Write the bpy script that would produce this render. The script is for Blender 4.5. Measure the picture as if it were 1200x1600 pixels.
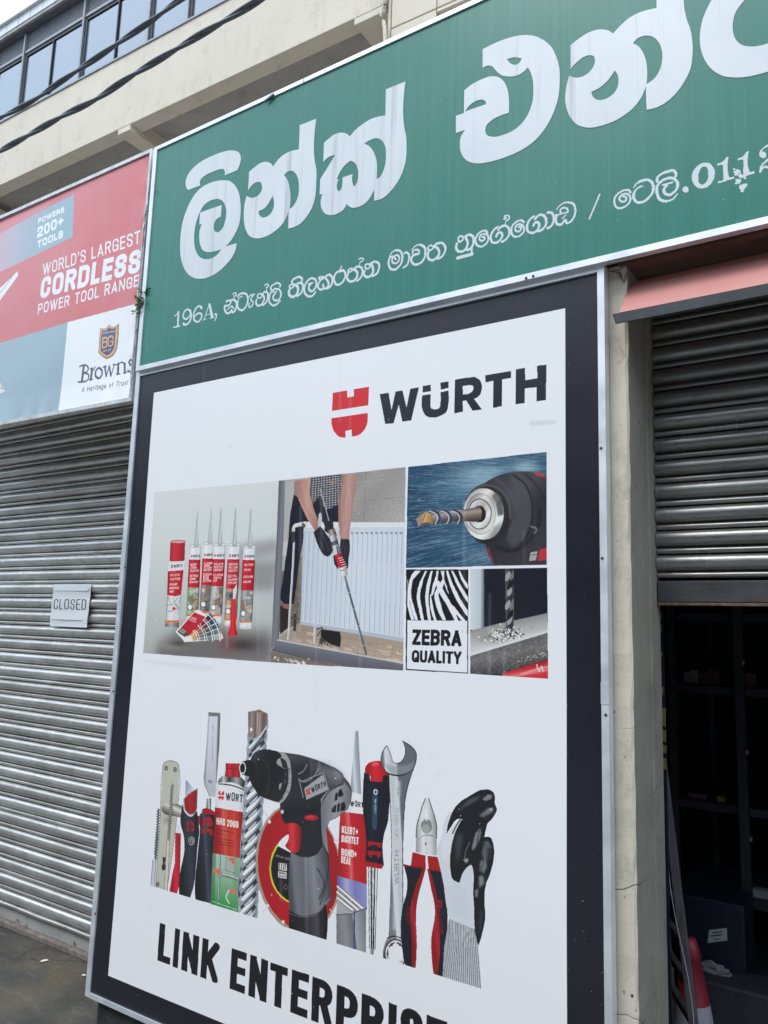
import bpy, bmesh, math, random, re
import numpy as np
from mathutils import Vector, Matrix
for o in list(bpy.data.objects): bpy.data.objects.remove(o)
SC=bpy.context.scene; COL=SC.collection
# ---------------------------------------------------------------- camera, sky, sun, exposure
EYE=1.607                      # eye height above the pavement (m)
F_PX=1211.3                    # focal length for a 1600 px high frame
ROT=[[0.83608963,-0.05570655,-0.54575719],[0.54767981,0.14213165,0.82452739],[0.03163779,-0.98827900,0.14934415]]
cam=bpy.data.cameras.new('camera'); co=bpy.data.objects.new('camera',cam); COL.objects.link(co)
cam.sensor_fit='VERTICAL'; cam.sensor_height=36; cam.sensor_width=27; cam.lens=F_PX/1600*36
cam.clip_start=.02; cam.clip_end=2000
co.matrix_world=Matrix(((ROT[0][0],-ROT[0][1],-ROT[0][2],0),(ROT[1][0],-ROT[1][1],-ROT[1][2],0),(ROT[2][0],-ROT[2][1],-ROT[2][2],EYE),(0,0,0,1)))
SC.camera=co
SUN_EL=math.radians(58); SUN_ROT=math.radians(200)
W=bpy.data.worlds.new('World'); SC.world=W; W.use_nodes=True
n=W.node_tree.nodes; l=W.node_tree.links; n.clear()
out=n.new('ShaderNodeOutputWorld'); sky=n.new('ShaderNodeTexSky'); sky.sky_type='NISHITA'; sky.sun_disc=False
sky.sun_elevation=SUN_EL; sky.sun_rotation=SUN_ROT; sky.air_density=1.2; sky.dust_density=2.5
b1=n.new('ShaderNodeBackground'); b1.inputs[1].default_value=.10; l.new(sky.outputs[0],b1.inputs[0])
tc=n.new('ShaderNodeTexCoord'); nz=n.new('ShaderNodeTexNoise'); nz.inputs['Scale'].default_value=1.6; nz.inputs['Detail'].default_value=5
l.new(tc.outputs['Generated'],nz.inputs['Vector'])
cr1=n.new('ShaderNodeValToRGB'); cr1.color_ramp.elements[0].position=.3; cr1.color_ramp.elements[0].color=(.70,.875,1.06,1); cr1.color_ramp.elements[1].position=.7; cr1.color_ramp.elements[1].color=(.84,.985,1.14,1)
l.new(nz.outputs['Fac'],cr1.inputs[0])
b2=n.new('ShaderNodeBackground'); b2.inputs[1].default_value=1.02; sx=n.new('ShaderNodeSeparateXYZ'); l.new(tc.outputs['Generated'],sx.inputs[0])
mr=n.new('ShaderNodeMapRange'); mr.inputs['From Min'].default_value=0.; mr.inputs['From Max'].default_value=1.; mr.inputs['To Min'].default_value=.72; mr.inputs['To Max'].default_value=1.25; l.new(sx.outputs['Z'],mr.inputs[0])   # overcast: paler low, brighter overhead
vm=n.new('ShaderNodeVectorMath'); vm.operation='SCALE'; l.new(cr1.outputs[0],vm.inputs[0]); l.new(mr.outputs[0],vm.inputs['Scale']); l.new(vm.outputs[0],b2.inputs[0])
mx=n.new('ShaderNodeMixShader'); mx.inputs[0].default_value=.86; l.new(b1.outputs[0],mx.inputs[1]); l.new(b2.outputs[0],mx.inputs[2]); l.new(mx.outputs[0],out.inputs[0])
sl=bpy.data.lights.new('sun','SUN'); sl.energy=.9; sl.angle=math.radians(25); sl.color=(1,.97,.93)
so=bpy.data.objects.new('sun',sl); COL.objects.link(so)
sd=Vector((math.sin(SUN_ROT)*math.cos(SUN_EL),math.cos(SUN_ROT)*math.cos(SUN_EL),math.sin(SUN_EL)))   # towards the sun
so.rotation_euler=sd.to_track_quat('Z','Y').to_euler()
vs=SC.view_settings; vs.view_transform='Standard'; vs.look='None'; vs.exposure=0.98; vs.gamma=1; vs.use_curve_mapping=False
SC.cycles.use_denoising=True; SC.cycles.max_bounces=8
# ---------------------------------------------------------------- helpers
def ray(px,py):
    c=(px-600,py-800,F_PX)
    return [sum(ROT[i][k]*c[k] for k in range(3)) for i in range(3)]
def at(px,py,Y):
    """point of the place seen at a photo pixel, on the upright plane Y"""
    r=ray(px,py); return (r[0]/r[1]*Y,Y,r[2]/r[1]*Y+EYE)
def atg(px,py,Z=0.):
    r=ray(px,py); k=(Z-EYE)/r[2]; return (r[0]*k,r[1]*k,Z)
def tag(o,label=None,cat=None,group=None,kind=None):
    if label:o['label']=label
    if cat:o['category']=cat
    if group:o['group']=group
    if kind:o['kind']=kind
    return o
def empty(name,label,cat,loc=(0,0,0),group=None):
    o=bpy.data.objects.new(name,None); o.location=loc; o.empty_display_size=.1; COL.objects.link(o); return tag(o,label,cat,group)
def link(name,me,mats,parent=None,loc=None,smooth=False):
    for m in (mats if isinstance(mats,(list,tuple)) else [mats]): me.materials.append(m)
    o=bpy.data.objects.new(name,me); COL.objects.link(o)
    if smooth:
        for p in me.polygons: p.use_smooth=True
    if loc: o.location=loc
    if parent:
        o.parent=parent
        o.matrix_parent_inverse=Matrix.Translation(-Vector(parent.location)) if parent.type=='EMPTY' and parent.rotation_euler.z==0 else Matrix()
    return o
def mesh(vs,fs):
    me=bpy.data.meshes.new('m'); me.from_pydata([tuple(v) for v in vs],[],fs); me.update(); return me
def boxm(x0,x1,y0,y1,z0,z1,bev=0):
    bm=bmesh.new(); bmesh.ops.create_cube(bm,size=1)
    for v in bm.verts: v.co=Vector(((x0+x1)/2+v.co.x*(x1-x0),(y0+y1)/2+v.co.y*(y1-y0),(z0+z1)/2+v.co.z*(z1-z0)))
    if bev: bmesh.ops.bevel(bm,geom=bm.edges[:],offset=bev,segments=2,affect='EDGES',profile=.6)
    me=bpy.data.meshes.new('m'); bm.to_mesh(me); bm.free(); return me
def box(name,x0,x1,y0,y1,z0,z1,mat,parent=None,bev=0): return link(name,boxm(x0,x1,y0,y1,z0,z1,bev),mat,parent)
def bar(name,a,b,w,d,mat,parent=None,bev=0,up=(0,1,0)):
    """box section w x d running from a to b (d measured along up)"""
    a=Vector(a);b=Vector(b);t=(b-a).normalized();u=Vector(up);u=(u-t*u.dot(t)).normalized();s=t.cross(u)
    me=boxm(-w/2,w/2,-d/2,d/2,0,(b-a).length,bev)
    M=Matrix((( s.x,u.x,t.x,a.x),(s.y,u.y,t.y,a.y),(s.z,u.z,t.z,a.z),(0,0,0,1))); me.transform(M); return link(name,me,mat,parent)
def tubem(pts,r,seg=8,rs=None):
    vs=[];fs=[];N=len(pts)
    for i,p in enumerate(pts):
        p=Vector(p);t=(Vector(pts[min(i+1,N-1)])-Vector(pts[max(i-1,0)])).normalized()
        u=t.cross(Vector((0,0,1)));u=u.normalized() if u.length>.01 else Vector((1,0,0));v=t.cross(u)
        q=rs[i] if rs else r
        for k in range(seg):
            a=2*math.pi*k/seg; vs.append(p+u*math.cos(a)*q+v*math.sin(a)*q)
    for i in range(N-1):
        for k in range(seg): fs.append((i*seg+k,i*seg+(k+1)%seg,(i+1)*seg+(k+1)%seg,(i+1)*seg+k))
    fs.append(tuple(range(seg)));fs.append(tuple(range((N-1)*seg,N*seg))[::-1])
    return mesh(vs,fs)
def lathem(prof,seg=20):
    vs=[];fs=[]
    for r,z in prof:
        for k in range(seg):
            a=2*math.pi*k/seg; vs.append((r*math.cos(a),r*math.sin(a),z))
    for i in range(len(prof)-1):
        for k in range(seg): fs.append((i*seg+k,i*seg+(k+1)%seg,(i+1)*seg+(k+1)%seg,(i+1)*seg+k))
    return mesh(vs,fs)
# ---------------------------------------------------------------- materials
class MT:
    def __init__(s,name):
        s.m=bpy.data.materials.new(name); s.m.use_nodes=True; s.t=s.m.node_tree; s.b=s.t.nodes['Principled BSDF']; s.tc=None
    def node(s,k,**kw):
        q=s.t.nodes.new(k)
        for a,v in kw.items():
            if a in q.inputs.keys(): q.inputs[a].default_value=v
            else: setattr(q,a,v)
        return q
    def co(s,scale=(1,1,1),kind='Object'):
        if not s.tc: s.tc=s.node('ShaderNodeTexCoord')
        mp=s.node('ShaderNodeMapping'); mp.inputs['Scale'].default_value=scale
        if kind=='World':
            g=s.node('ShaderNodeNewGeometry'); s.t.links.new(g.outputs['Position'],mp.inputs[0])
        else: s.t.links.new(s.tc.outputs[kind],mp.inputs[0])
        return mp.outputs[0]
    def noise(s,scale=5,detail=4,stretch=(1,1,1),rough=.6,kind='World'):
        q=s.node('ShaderNodeTexNoise'); q.inputs['Scale'].default_value=scale; q.inputs['Detail'].default_value=detail; q.inputs['Roughness'].default_value=rough
        s.t.links.new(s.co(stretch,kind),q.inputs['Vector']); return q.outputs['Fac']
    def ramp(s,f,stops):
        r=s.node('ShaderNodeValToRGB'); e=r.color_ramp.elements
        while len(e)<len(stops): e.new(.5)
        for q,(p,c) in zip(e,stops): q.position=p; q.color=(*c,1) if len(c)==3 else c
        s.t.links.new(f,r.inputs[0]); return r.outputs[0]
    def mix(s,a,b,f,mode='MIX'):
        q=s.node('ShaderNodeMix'); q.data_type='RGBA'; q.blend_type=mode
        for i,v in ((0,f),(6,a),(7,b)):
            if isinstance(v,(int,float)): q.inputs[i].default_value=v
            elif isinstance(v,tuple): q.inputs[i].default_value=(*v,1)
            else: s.t.links.new(v,q.inputs[i])
        return q.outputs[2]
    def math(s,op,a,b=0.):
        q=s.node('ShaderNodeMath'); q.operation=op
        for i,v in enumerate((a,b)):
            if isinstance(v,(int,float)): q.inputs[i].default_value=v
            else: s.t.links.new(v,q.inputs[i])  # unseen road sheet, added lighter to bounce light onto the poster
        return q.outputs[0]
    def col(s,v): 
        if isinstance(v,tuple): s.b.inputs['Base Color'].default_value=(*v,1)
        else: s.t.links.new(v,s.b.inputs['Base Color'])
        return s
    def set(s,rough=.5,metal=0,spec=.5,coat=0,coatr=.1):
        for k,v in (('Roughness',rough),('Metallic',metal)):
            if isinstance(v,(int,float)): s.b.inputs[k].default_value=v
            else: s.t.links.new(v,s.b.inputs[k])
        s.b.inputs['Specular IOR Level'].default_value=spec; s.b.inputs['Coat Weight'].default_value=coat; s.b.inputs['Coat Roughness'].default_value=coatr; return s
    def bump(s,h,st=.3,dist=.01):
        q=s.node('ShaderNodeBump'); q.inputs['Strength'].default_value=st; q.inputs['Distance'].default_value=dist
        s.t.links.new(h,q.inputs['Height']); s.t.links.new(q.outputs[0],s.b.inputs['Normal']); return s
def plain(name,c,rough=.6,metal=0,var=.12,sc=14,spec=.5,bump=.1,stretch=(1,1,1)):
    m=MT(name); f=m.noise(sc,5,stretch)
    lo=tuple(v*(1-var) for v in c);hi=tuple(min(1,v*(1+var)) for v in c)
    m.col(m.ramp(f,[(.3,lo),(.7,hi)])).set(rough,metal,spec)
    if bump: m.bump(m.noise(sc*4,4,stretch),bump,.004)
    return m.m
# aluminium angle with dull patches, smears and grit
m=MT('aluminium'); f=m.noise(9,6,(1,1,1)); g=m.noise(90,3)
m.col(m.mix(m.ramp(f,[(.3,(.62,.64,.68)),(.62,(.78,.79,.81))]),(.36,.36,.36),m.ramp(g,[(.66,(0,0,0)),(.78,(.5,.5,.5))]))).set(m.ramp(f,[(.3,(.36,)*3),(.7,(.55,)*3)]),.55,.5).bump(g,.12,.002); ALU=m.m
m=MT('old_aluminium'); f=m.noise(14,6); g=m.noise(60,5)
m.col(m.mix(m.ramp(f,[(.35,(.50,.50,.49)),(.6,(.68,.68,.68))]),(.20,.17,.13),m.ramp(g,[(.6,(0,0,0)),(.72,(.7,.7,.7))]))).set(.5,.35).bump(g,.2,.003); ALU_OLD=m.m
# galvanised shutter slats: soft streaks, grime in the folds, scratches
def steel(name,dark=1.,metal=.8):
    m=MT(name); a=m.noise(3.5,5,(1,1,4)); b=m.noise(30,5,(.6,1,3)); c=m.noise(160,3,(.15,1,1)); d=m.noise(11,6,(1,1,1),.7)
    base=m.ramp(a,[(.3,(.36*dark,.35*dark,.33*dark)),(.7,(.56*dark,.55*dark,.53*dark))])
    base=m.mix(base,(.20*dark,.17*dark,.14*dark),m.ramp(b,[(.56,(0,0,0)),(.74,(.6,.6,.6))]))
    base=m.mix(base,(.66*dark,.66*dark,.68*dark),m.ramp(d,[(.6,(0,0,0)),(.7,(.45,.45,.45))]))
    sc=m.noise(55,2,(2.2,1,.22),.5); gate=m.noise(4,3)
    base=m.mix(base,(.75*dark,.74*dark,.72*dark),m.math('MULTIPLY',m.ramp(sc,[(.66,(0,0,0)),(.72,(1,1,1))]),m.ramp(gate,[(.5,(0,0,0)),(.62,(.8,.8,.8))])))
    oi=m.node('ShaderNodeObjectInfo'); tint=m.ramp(oi.outputs['Random'],[(0,(.80,.79,.77)),(1,(1.0,1.0,1.0))]); base=m.mix(base,tint,1.,'MULTIPLY')
    m.col(base).set(m.ramp(d,[(.3,(.26,)*3),(.75,(.42,)*3)]),metal,.5)
    h=m.math('ADD',m.math('MULTIPLY',a,1.6),m.math('MULTIPLY',c,.15)); m.bump(m.math('ADD',h,m.math('MULTIPLY',b,.2)),.16,.005); return m.m
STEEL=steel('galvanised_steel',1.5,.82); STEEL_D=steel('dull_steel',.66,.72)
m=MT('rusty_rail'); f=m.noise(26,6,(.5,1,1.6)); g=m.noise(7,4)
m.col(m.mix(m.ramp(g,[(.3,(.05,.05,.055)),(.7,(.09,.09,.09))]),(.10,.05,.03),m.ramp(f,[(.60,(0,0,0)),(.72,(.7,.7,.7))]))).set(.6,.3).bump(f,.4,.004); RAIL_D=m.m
m=MT('chalky_rail'); f=m.noise(24,7,(.6,1,1)); g=m.noise(5,4)
m.col(m.mix(m.ramp(g,[(.3,(.26,.25,.235)),(.7,(.38,.37,.35))]),(.035,.035,.035),m.ramp(f,[(.60,(0,0,0)),(.68,(.95,.95,.95))]))).set(.8).bump(f,.5,.006); RAIL_L=m.m
m=MT('threshold'); f=m.noise(30,6); m.col(m.ramp(f,[(.3,(.10,.085,.075)),(.7,(.26,.21,.175))])).set(.8).bump(f,.4,.004); THRESH=m.m
# painted plaster, stained, pitted and cracked
def plaster(name,c,c2,dirt,amt=.6,crack=True,pit=True):
    m=MT(name); a=m.noise(2.2,6); b=m.noise(6,10,(1,1,.7),.78); g=m.noise(70,5)
    base=m.ramp(a,[(.3,c2),(.65,c)])
    base=m.mix(base,dirt,m.math('MULTIPLY',m.ramp(b,[(.52,(0,0,0)),(.75,(1,1,1))]),amt))
    h=m.math('MULTIPLY',g,.5)
    run=m.noise(9,5,(1,1,.07),.7); base=m.mix(base,dirt,m.math('MULTIPLY',m.ramp(run,[(.56,(0,0,0)),(.72,(1,1,1))]),.38*amt))
    if pit:
        v=m.node('ShaderNodeTexVoronoi'); v.inputs['Scale'].default_value=34; m.t.links.new(m.co((1,1,.8),'World'),v.inputs['Vector'])
        sel=m.math('MULTIPLY',m.ramp(v.outputs['Distance'],[(.10,(1,1,1)),(.16,(0,0,0))]),m.ramp(m.noise(6,3),[(.55,(0,0,0)),(.62,(1,1,1))]))
        base=m.mix(base,(.05,.045,.04),sel); h=m.math('SUBTRACT',h,sel)
    if crack:
        v=m.node('ShaderNodeTexVoronoi'); v.feature='DISTANCE_TO_EDGE'; v.inputs['Scale'].default_value=3.1
        wv=m.node('ShaderNodeMix'); wv.data_type='VECTOR'; wv.inputs[0].default_value=.06
        nn=m.node('ShaderNodeTexNoise'); nn.inputs['Scale'].default_value=7; nn.inputs['Detail'].default_value=6; p=m.co((1,1,1),'World'); m.t.links.new(p,nn.inputs['Vector'])
        m.t.links.new(p,wv.inputs[4]); m.t.links.new(nn.outputs['Color'],wv.inputs[5]); m.t.links.new(wv.outputs[1],v.inputs['Vector'])
        cr=m.math('MULTIPLY',m.ramp(v.outputs['Distance'],[(.0,(1,1,1)),(.006,(0,0,0))]),m.ramp(m.noise(1.7,3),[(.5,(0,0,0)),(.6,(.9,.9,.9))]))
        base=m.mix(base,(.06,.05,.045),cr); h=m.math('SUBTRACT',h,cr)
    m.col(base).set(.85,0,.3); m.bump(h,.5,.006); return m.m
CREAM=plaster('cream_plaster',(.69,.605,.475),(.57,.505,.40),(.22,.21,.18),.8)
PARA=plaster('pale_render',(.70,.625,.515),(.655,.585,.48),(.36,.32,.27),.55,crack=False,pit=False)
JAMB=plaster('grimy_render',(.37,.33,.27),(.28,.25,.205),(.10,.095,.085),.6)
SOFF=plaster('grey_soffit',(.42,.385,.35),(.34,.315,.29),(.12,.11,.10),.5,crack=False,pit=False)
TIMBER=plain('stained_timber',(.13,.075,.055),.8,0,.35,9,.3,.2,(.25,1,1))
DARKP=plain('dimmed_navy',(.006,.011,.023),.7,0,.3,4,.3)  # near-black: the gloom of the room is put into this colour
GREYSH=plain('dimmed_shelf_steel',(.016,.020,.027),.6,.2,.3,9,.4)  # shelf steel darkened with the same room gloom
BLKTR=plain('black_vinyl_trim',(.035,.04,.045),.45,0,.25,20,.5)
m=MT('awning_red'); f=m.noise(3,5); g=m.noise(40,4,(1,1,.4)); m.col(m.mix(m.ramp(f,[(.3,(.50,.20,.175)),(.7,(.58,.25,.215))]),(.40,.25,.23),m.ramp(g,[(.5,(0,0,0)),(.75,(.5,.5,.5))]))).set(.55).bump(f,.12,.01); AWN=m.m
m=MT('cable'); m.col(m.ramp(m.noise(40,3),[(.3,(.03,.035,.045)),(.7,(.07,.08,.095))])).set(.38); CABLE=m.m
m=MT('window_glass'); m.col((.20,.25,.32)).set(.06,0,.8); m.b.inputs['IOR'].default_value=1.9; m.bump(m.noise(1.5,2),.03,.02); GLASS=m.m
WFR=plain('grey_window_frame',(.30,.31,.33),.45,.4,.15,20); WFD=plain('dark_gasket',(.035,.037,.045),.5,0,.2,20)
LOUV=plain('slate_louvre',(.16,.165,.19),.55,.2,.15,20); FASC=plain('white_fascia',(.66,.67,.69),.5,.1,.08,12); FTILE=plain('weathered_eave_panel',(.33,.325,.31),.75,0,.2,14)
m=MT('wet_concrete'); a=m.noise(2.6,7,(1,1,1),.65); b=m.noise(6,9,(1,2.4,1),.75); c=m.noise(55,6)
base=m.ramp(a,[(.3,(.030,.033,.030)),(.5,(.062,.058,.048)),(.66,(.105,.082,.055)),(.78,(.06,.06,.05))]); base=m.mix(base,(.17,.17,.155),m.ramp(b,[(.54,(0,0,0)),(.74,(.8,.8,.8))])); base=m.mix(base,(.035,.035,.032),m.ramp(c,[(.5,(0,0,0)),(.8,(.6,.6,.6))]))
v=m.node('ShaderNodeTexVoronoi'); v.feature='DISTANCE_TO_EDGE'; v.inputs['Scale'].default_value=1.6
nn=m.node('ShaderNodeTexNoise'); nn.inputs['Scale'].default_value=5; nn.inputs['Detail'].default_value=8; p_=m.co((1,1,1),'World'); m.t.links.new(p_,nn.inputs['Vector'])
wv=m.node('ShaderNodeMix'); wv.data_type='VECTOR'; wv.inputs[0].default_value=.12; m.t.links.new(p_,wv.inputs[4]); m.t.links.new(nn.outputs['Color'],wv.inputs[5]); m.t.links.new(wv.outputs[1],v.inputs['Vector'])
ck=m.math('MULTIPLY',m.ramp(v.outputs['Distance'],[(0,(1,1,1)),(.006,(0,0,0))]),m.ramp(m.noise(1.3,3),[(.5,(0,0,0)),(.6,(.8,.8,.8))])); base=m.mix(base,(.015,.014,.012),ck)
m.col(base).set(m.ramp(a,[(.3,(.28,)*3),(.6,(.75,)*3)]),0,.5); m.bump(m.math('SUBTRACT',m.math('ADD',b,m.math('MULTIPLY',c,.35)),ck),.6,.012); GROUND=m.m
LEAF=plain('weed_leaf',(.10,.15,.06),.6,0,.4,60,.4,0); STEM=plain('dry_stem',(.12,.10,.07),.8,0,.3,60,.3,0)
ROADM=plain('bounce_asphalt',(.17,.17,.165),.9,0,.2,2)
PAPER=plain('white_paper',(.74,.76,.80),.5,0,.04,10,.5,.05); TAPE=MT('clear_tape').col((.86,.89,.93)).set(.30,0,.5,.2,.2).m; RUST=plain('rusty_edge',(.17,.11,.075),.8,.1,.5,40,.3,.3)
SCREWM=plain('screw_head',(.10,.09,.085),.5,.6,.3,60); YEL=plain('yellow_vinyl',(.22,.17,.05),.5,0,.15,30); REDP=plain('red_plastic',(.26,.02,.035),.45,0,.2,20); WHP=plain('white_sleeve',(.36,.34,.39),.6,0,.1,40,.4,.3,(1,1,.15))
PLINTH_D=plain('dark_plinth',(.035,.037,.035),.85,0,.6,12,.3,.5)  # near-black base colour for the strip below the poster board
# ---------------------------------------------------------------- flat print
class Paint:
    """Rasterises flat print (signs, posters) into an sRGB array from metric polygons."""
    def __init__(s,w,h):
        s.W=w;s.H=h;s.a=np.zeros((h,w,3),np.float32);s.clip=None
    def box(s,xs,ys,pad=1):
        x0=max(0,int(min(xs)-pad));x1=min(s.W,int(max(xs)+pad)+1);y0=max(0,int(min(ys)-pad));y1=min(s.H,int(max(ys)+pad)+1)
        return x0,y0,x1,y1
    def polymask(s,P,b):
        x0,y0,x1,y1=b;m=np.zeros((y1-y0,x1-x0),bool)
        n=len(P)
        cols=np.arange(x0,x1)+.5
        for i in range(n):
            ax,ay=P[i];bx,by=P[(i+1)%n]
            if ay==by: continue
            lo,hi=(ay,by) if ay<by else (by,ay)
            r0=max(y0,int(math.ceil(lo-.5)));r1=min(y1,int(math.ceil(hi-.5)))
            if r1<=r0: continue
            ry=np.arange(r0,r1)+.5
            xc=ax+(ry-ay)*(bx-ax)/(by-ay)
            m[r0-y0:r1-y0]^=cols[None,:]>xc[:,None]
        return m
    def blur(s,m,r):
        r=max(1,int(r/2))
        for ax in (0,1):
            for _ in range(2):
                p=np.pad(m,[(r+1,r) if k==ax else (0,0) for k in (0,1)],mode='edge')
                c=np.cumsum(p,axis=ax)
                m=(c[2*r+1:]-c[:-2*r-1])/(2*r+1) if ax==0 else (c[:,2*r+1:]-c[:,:-2*r-1])/(2*r+1)
        return m
    def colour(s,c,b):
        if c[0]!='L': return np.array(c,np.float32)/255.
        _,ax,ay,bx,by,st=c;x0,y0,x1,y1=b
        X,Y=np.meshgrid(np.arange(x0,x1)+.5,np.arange(y0,y1)+.5)
        t=((X-ax)*(bx-ax)+(Y-ay)*(by-ay))/max(1e-6,(bx-ax)**2+(by-ay)**2)
        ts=[q[0] for q in st]
        return np.stack([np.interp(t,ts,[q[k+1]/255. for q in st]) for k in range(3)],-1).astype(np.float32)
    def put(s,m,b,c,a=1.):
        x0,y0,x1,y1=b
        if x1<=x0 or y1<=y0: return
        m=m.astype(np.float32)*a
        if s.clip is not None: m=m*s.clip[y0:y1,x0:x1]
        m=m[...,None];R=s.a[y0:y1,x0:x1]
        s.a[y0:y1,x0:x1]=R*(1-m)+s.colour(c,b)*m
    def poly(s,Ps,c,a=1,blur=0):
        xs=[p[0] for P in Ps for p in P];ys=[p[1] for P in Ps for p in P]
        b=s.box(xs,ys,1+blur*2)
        if b[2]<=b[0] or b[3]<=b[1]: return
        m=np.zeros((b[3]-b[1],b[2]-b[0]),bool)
        for P in Ps: m^=s.polymask(P,b)
        if blur: m=s.blur(m.astype(np.float32),blur)
        s.put(m,b,c,a)
    def stroke(s,P,w,c,a=1,blur=0):
        ws=w if isinstance(w,list) else [w]*len(P);mw=max(ws)
        b=s.box([p[0] for p in P],[p[1] for p in P],mw+1+blur*2)
        if b[2]<=b[0] or b[3]<=b[1]: return
        m=np.zeros((b[3]-b[1],b[2]-b[0]),bool)
        for i in range(len(P)-1):
            (ax,ay),(bx,by)=P[i],P[i+1];wa=ws[i];wb=ws[i+1];q=max(wa,wb)
            x0,y0,x1,y1=s.box([ax,bx],[ay,by],q+1)
            x0=max(x0,b[0]);y0=max(y0,b[1]);x1=min(x1,b[2]);y1=min(y1,b[3])
            if x1<=x0 or y1<=y0: continue
            X,Y=np.meshgrid(np.arange(x0,x1)+.5,np.arange(y0,y1)+.5)
            d=(bx-ax)**2+(by-ay)**2+1e-9
            t=np.clip(((X-ax)*(bx-ax)+(Y-ay)*(by-ay))/d,0,1)
            r=wa+(wb-wa)*t
            m[y0-b[1]:y1-b[1],x0-b[0]:x1-b[0]]|=((X-ax-t*(bx-ax))**2+(Y-ay-t*(by-ay))**2)<=r*r
        if blur: m=s.blur(m.astype(np.float32),blur)
        s.put(m,b,c,a)
    def text(s,txt,ox,oy,ux,uy,vx,vy,tx,ty,gap,c,a):
        H=math.hypot(vx,vy);U=math.hypot(ux,uy)
        ws=[GLYPH[ch][0] for ch in txt];tot=sum(ws)+gap*.5*(len(txt)-1)
        k=U/tot if tot else 1
        ex=(ux/U,uy/U);ey=(vx/H,vy/H);x=0
        TX=tx*H;TY=ty*H
        for ch,w in zip(txt,ws):
            W=w*k;t_x=min(TX,W*.9)
            iw=max(W-t_x,.01);ih=H-TY
            for fl,pts in GLYPH[ch][1]:
                q=[(x+t_x/2+px*iw,TY/2+py*ih) for px,py in pts]
                if ch in 'IiL1' and iw<.02: pass
                rounded=fl=='R'
                if rounded: q=rnd(q,.62*min(iw,ih*.5)+.1*H*0)
                f=lambda p:(ox+ex[0]*p[0]+ey[0]*p[1],oy+ex[1]*p[0]+ey[1]*p[1])
                sx=TY/t_x   # pen space: x scaled so that the pen is round with diameter TY
                for i in range(len(q)-1):
                    A=(q[i][0]*sx,q[i][1]);Bp=(q[i+1][0]*sx,q[i+1][1])
                    L=math.hypot(Bp[0]-A[0],Bp[1]-A[1])+1e-9;dx=(Bp[0]-A[0])/L;dy=(Bp[1]-A[1])/L;h=TY/2
                    e0=0 if (rounded and i>0) else h;e1=0 if (rounded and i<len(q)-2) else h
                    P0=(A[0]-dx*e0,A[1]-dy*e0);P1=(Bp[0]+dx*e1,Bp[1]+dy*e1)
                    quad=[(P0[0]-dy*h,P0[1]+dx*h),(P1[0]-dy*h,P1[1]+dx*h),(P1[0]+dy*h,P1[1]-dx*h),(P0[0]+dy*h,P0[1]-dx*h)]
                    quad=clipbox([(p[0]/sx,p[1]) for p in quad],x,x+W,(-.35*H if ch in 'gy' else 0),(H*1.3 if ch=='Ü' else H))
                    if len(quad)>2: s.poly([[f(p) for p in quad]],c,a)
                    if rounded and 0<i:
                        s.poly([[f(((A[0]+h*math.cos(g))/sx,A[1]+h*math.sin(g))) for g in [j*math.pi/5 for j in range(10)]]],c,a)
            x+=W+gap*.5*k
def clipbox(P,x0,x1,y0,y1):
    for ax,v,sg in ((0,x0,1),(0,x1,-1),(1,y0,1),(1,y1,-1)):
        out=[]
        for i in range(len(P)):
            a=P[i];b=P[(i+1)%len(P)];ia=(a[ax]-v)*sg>=0;ib=(b[ax]-v)*sg>=0
            if ia: out.append(a)
            if ia!=ib:
                t=(v-a[ax])/(b[ax]-a[ax]);out.append((a[0]+t*(b[0]-a[0]),a[1]+t*(b[1]-a[1])))
        P=out
        if not P: return P
    return P
def rnd(q,r):
    closed=q[0]==q[-1];n=len(q);out=[]
    if closed:
        m=((q[0][0]+q[1][0])/2,(q[0][1]+q[1][1])/2);q=[m]+q[1:-1]+[q[0],m];n=len(q)
    out.append(q[0])
    for i in range(1,n-1):
        a,b,c=q[i-1],q[i],q[i+1]
        la=math.hypot(a[0]-b[0],a[1]-b[1])+1e-9;lc=math.hypot(c[0]-b[0],c[1]-b[1])+1e-9
        ra=min(r,la*(.5 if i>1 else .95));rc=min(r,lc*(.5 if i<n-2 else .95))
        A=(b[0]+(a[0]-b[0])/la*ra,b[1]+(a[1]-b[1])/la*ra);Cc=(b[0]+(c[0]-b[0])/lc*rc,b[1]+(c[1]-b[1])/lc*rc)
        for k in range(7):
            t=k/6;w0=(1-t)**2;w1=2*t*(1-t)*1.0;w2=t*t
            # slightly fuller than a quadratic
            out.append((w0*A[0]+w1*b[0]+w2*Cc[0],w0*A[1]+w1*b[1]+w2*Cc[1]))
    out.append(q[-1]);return out
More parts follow.
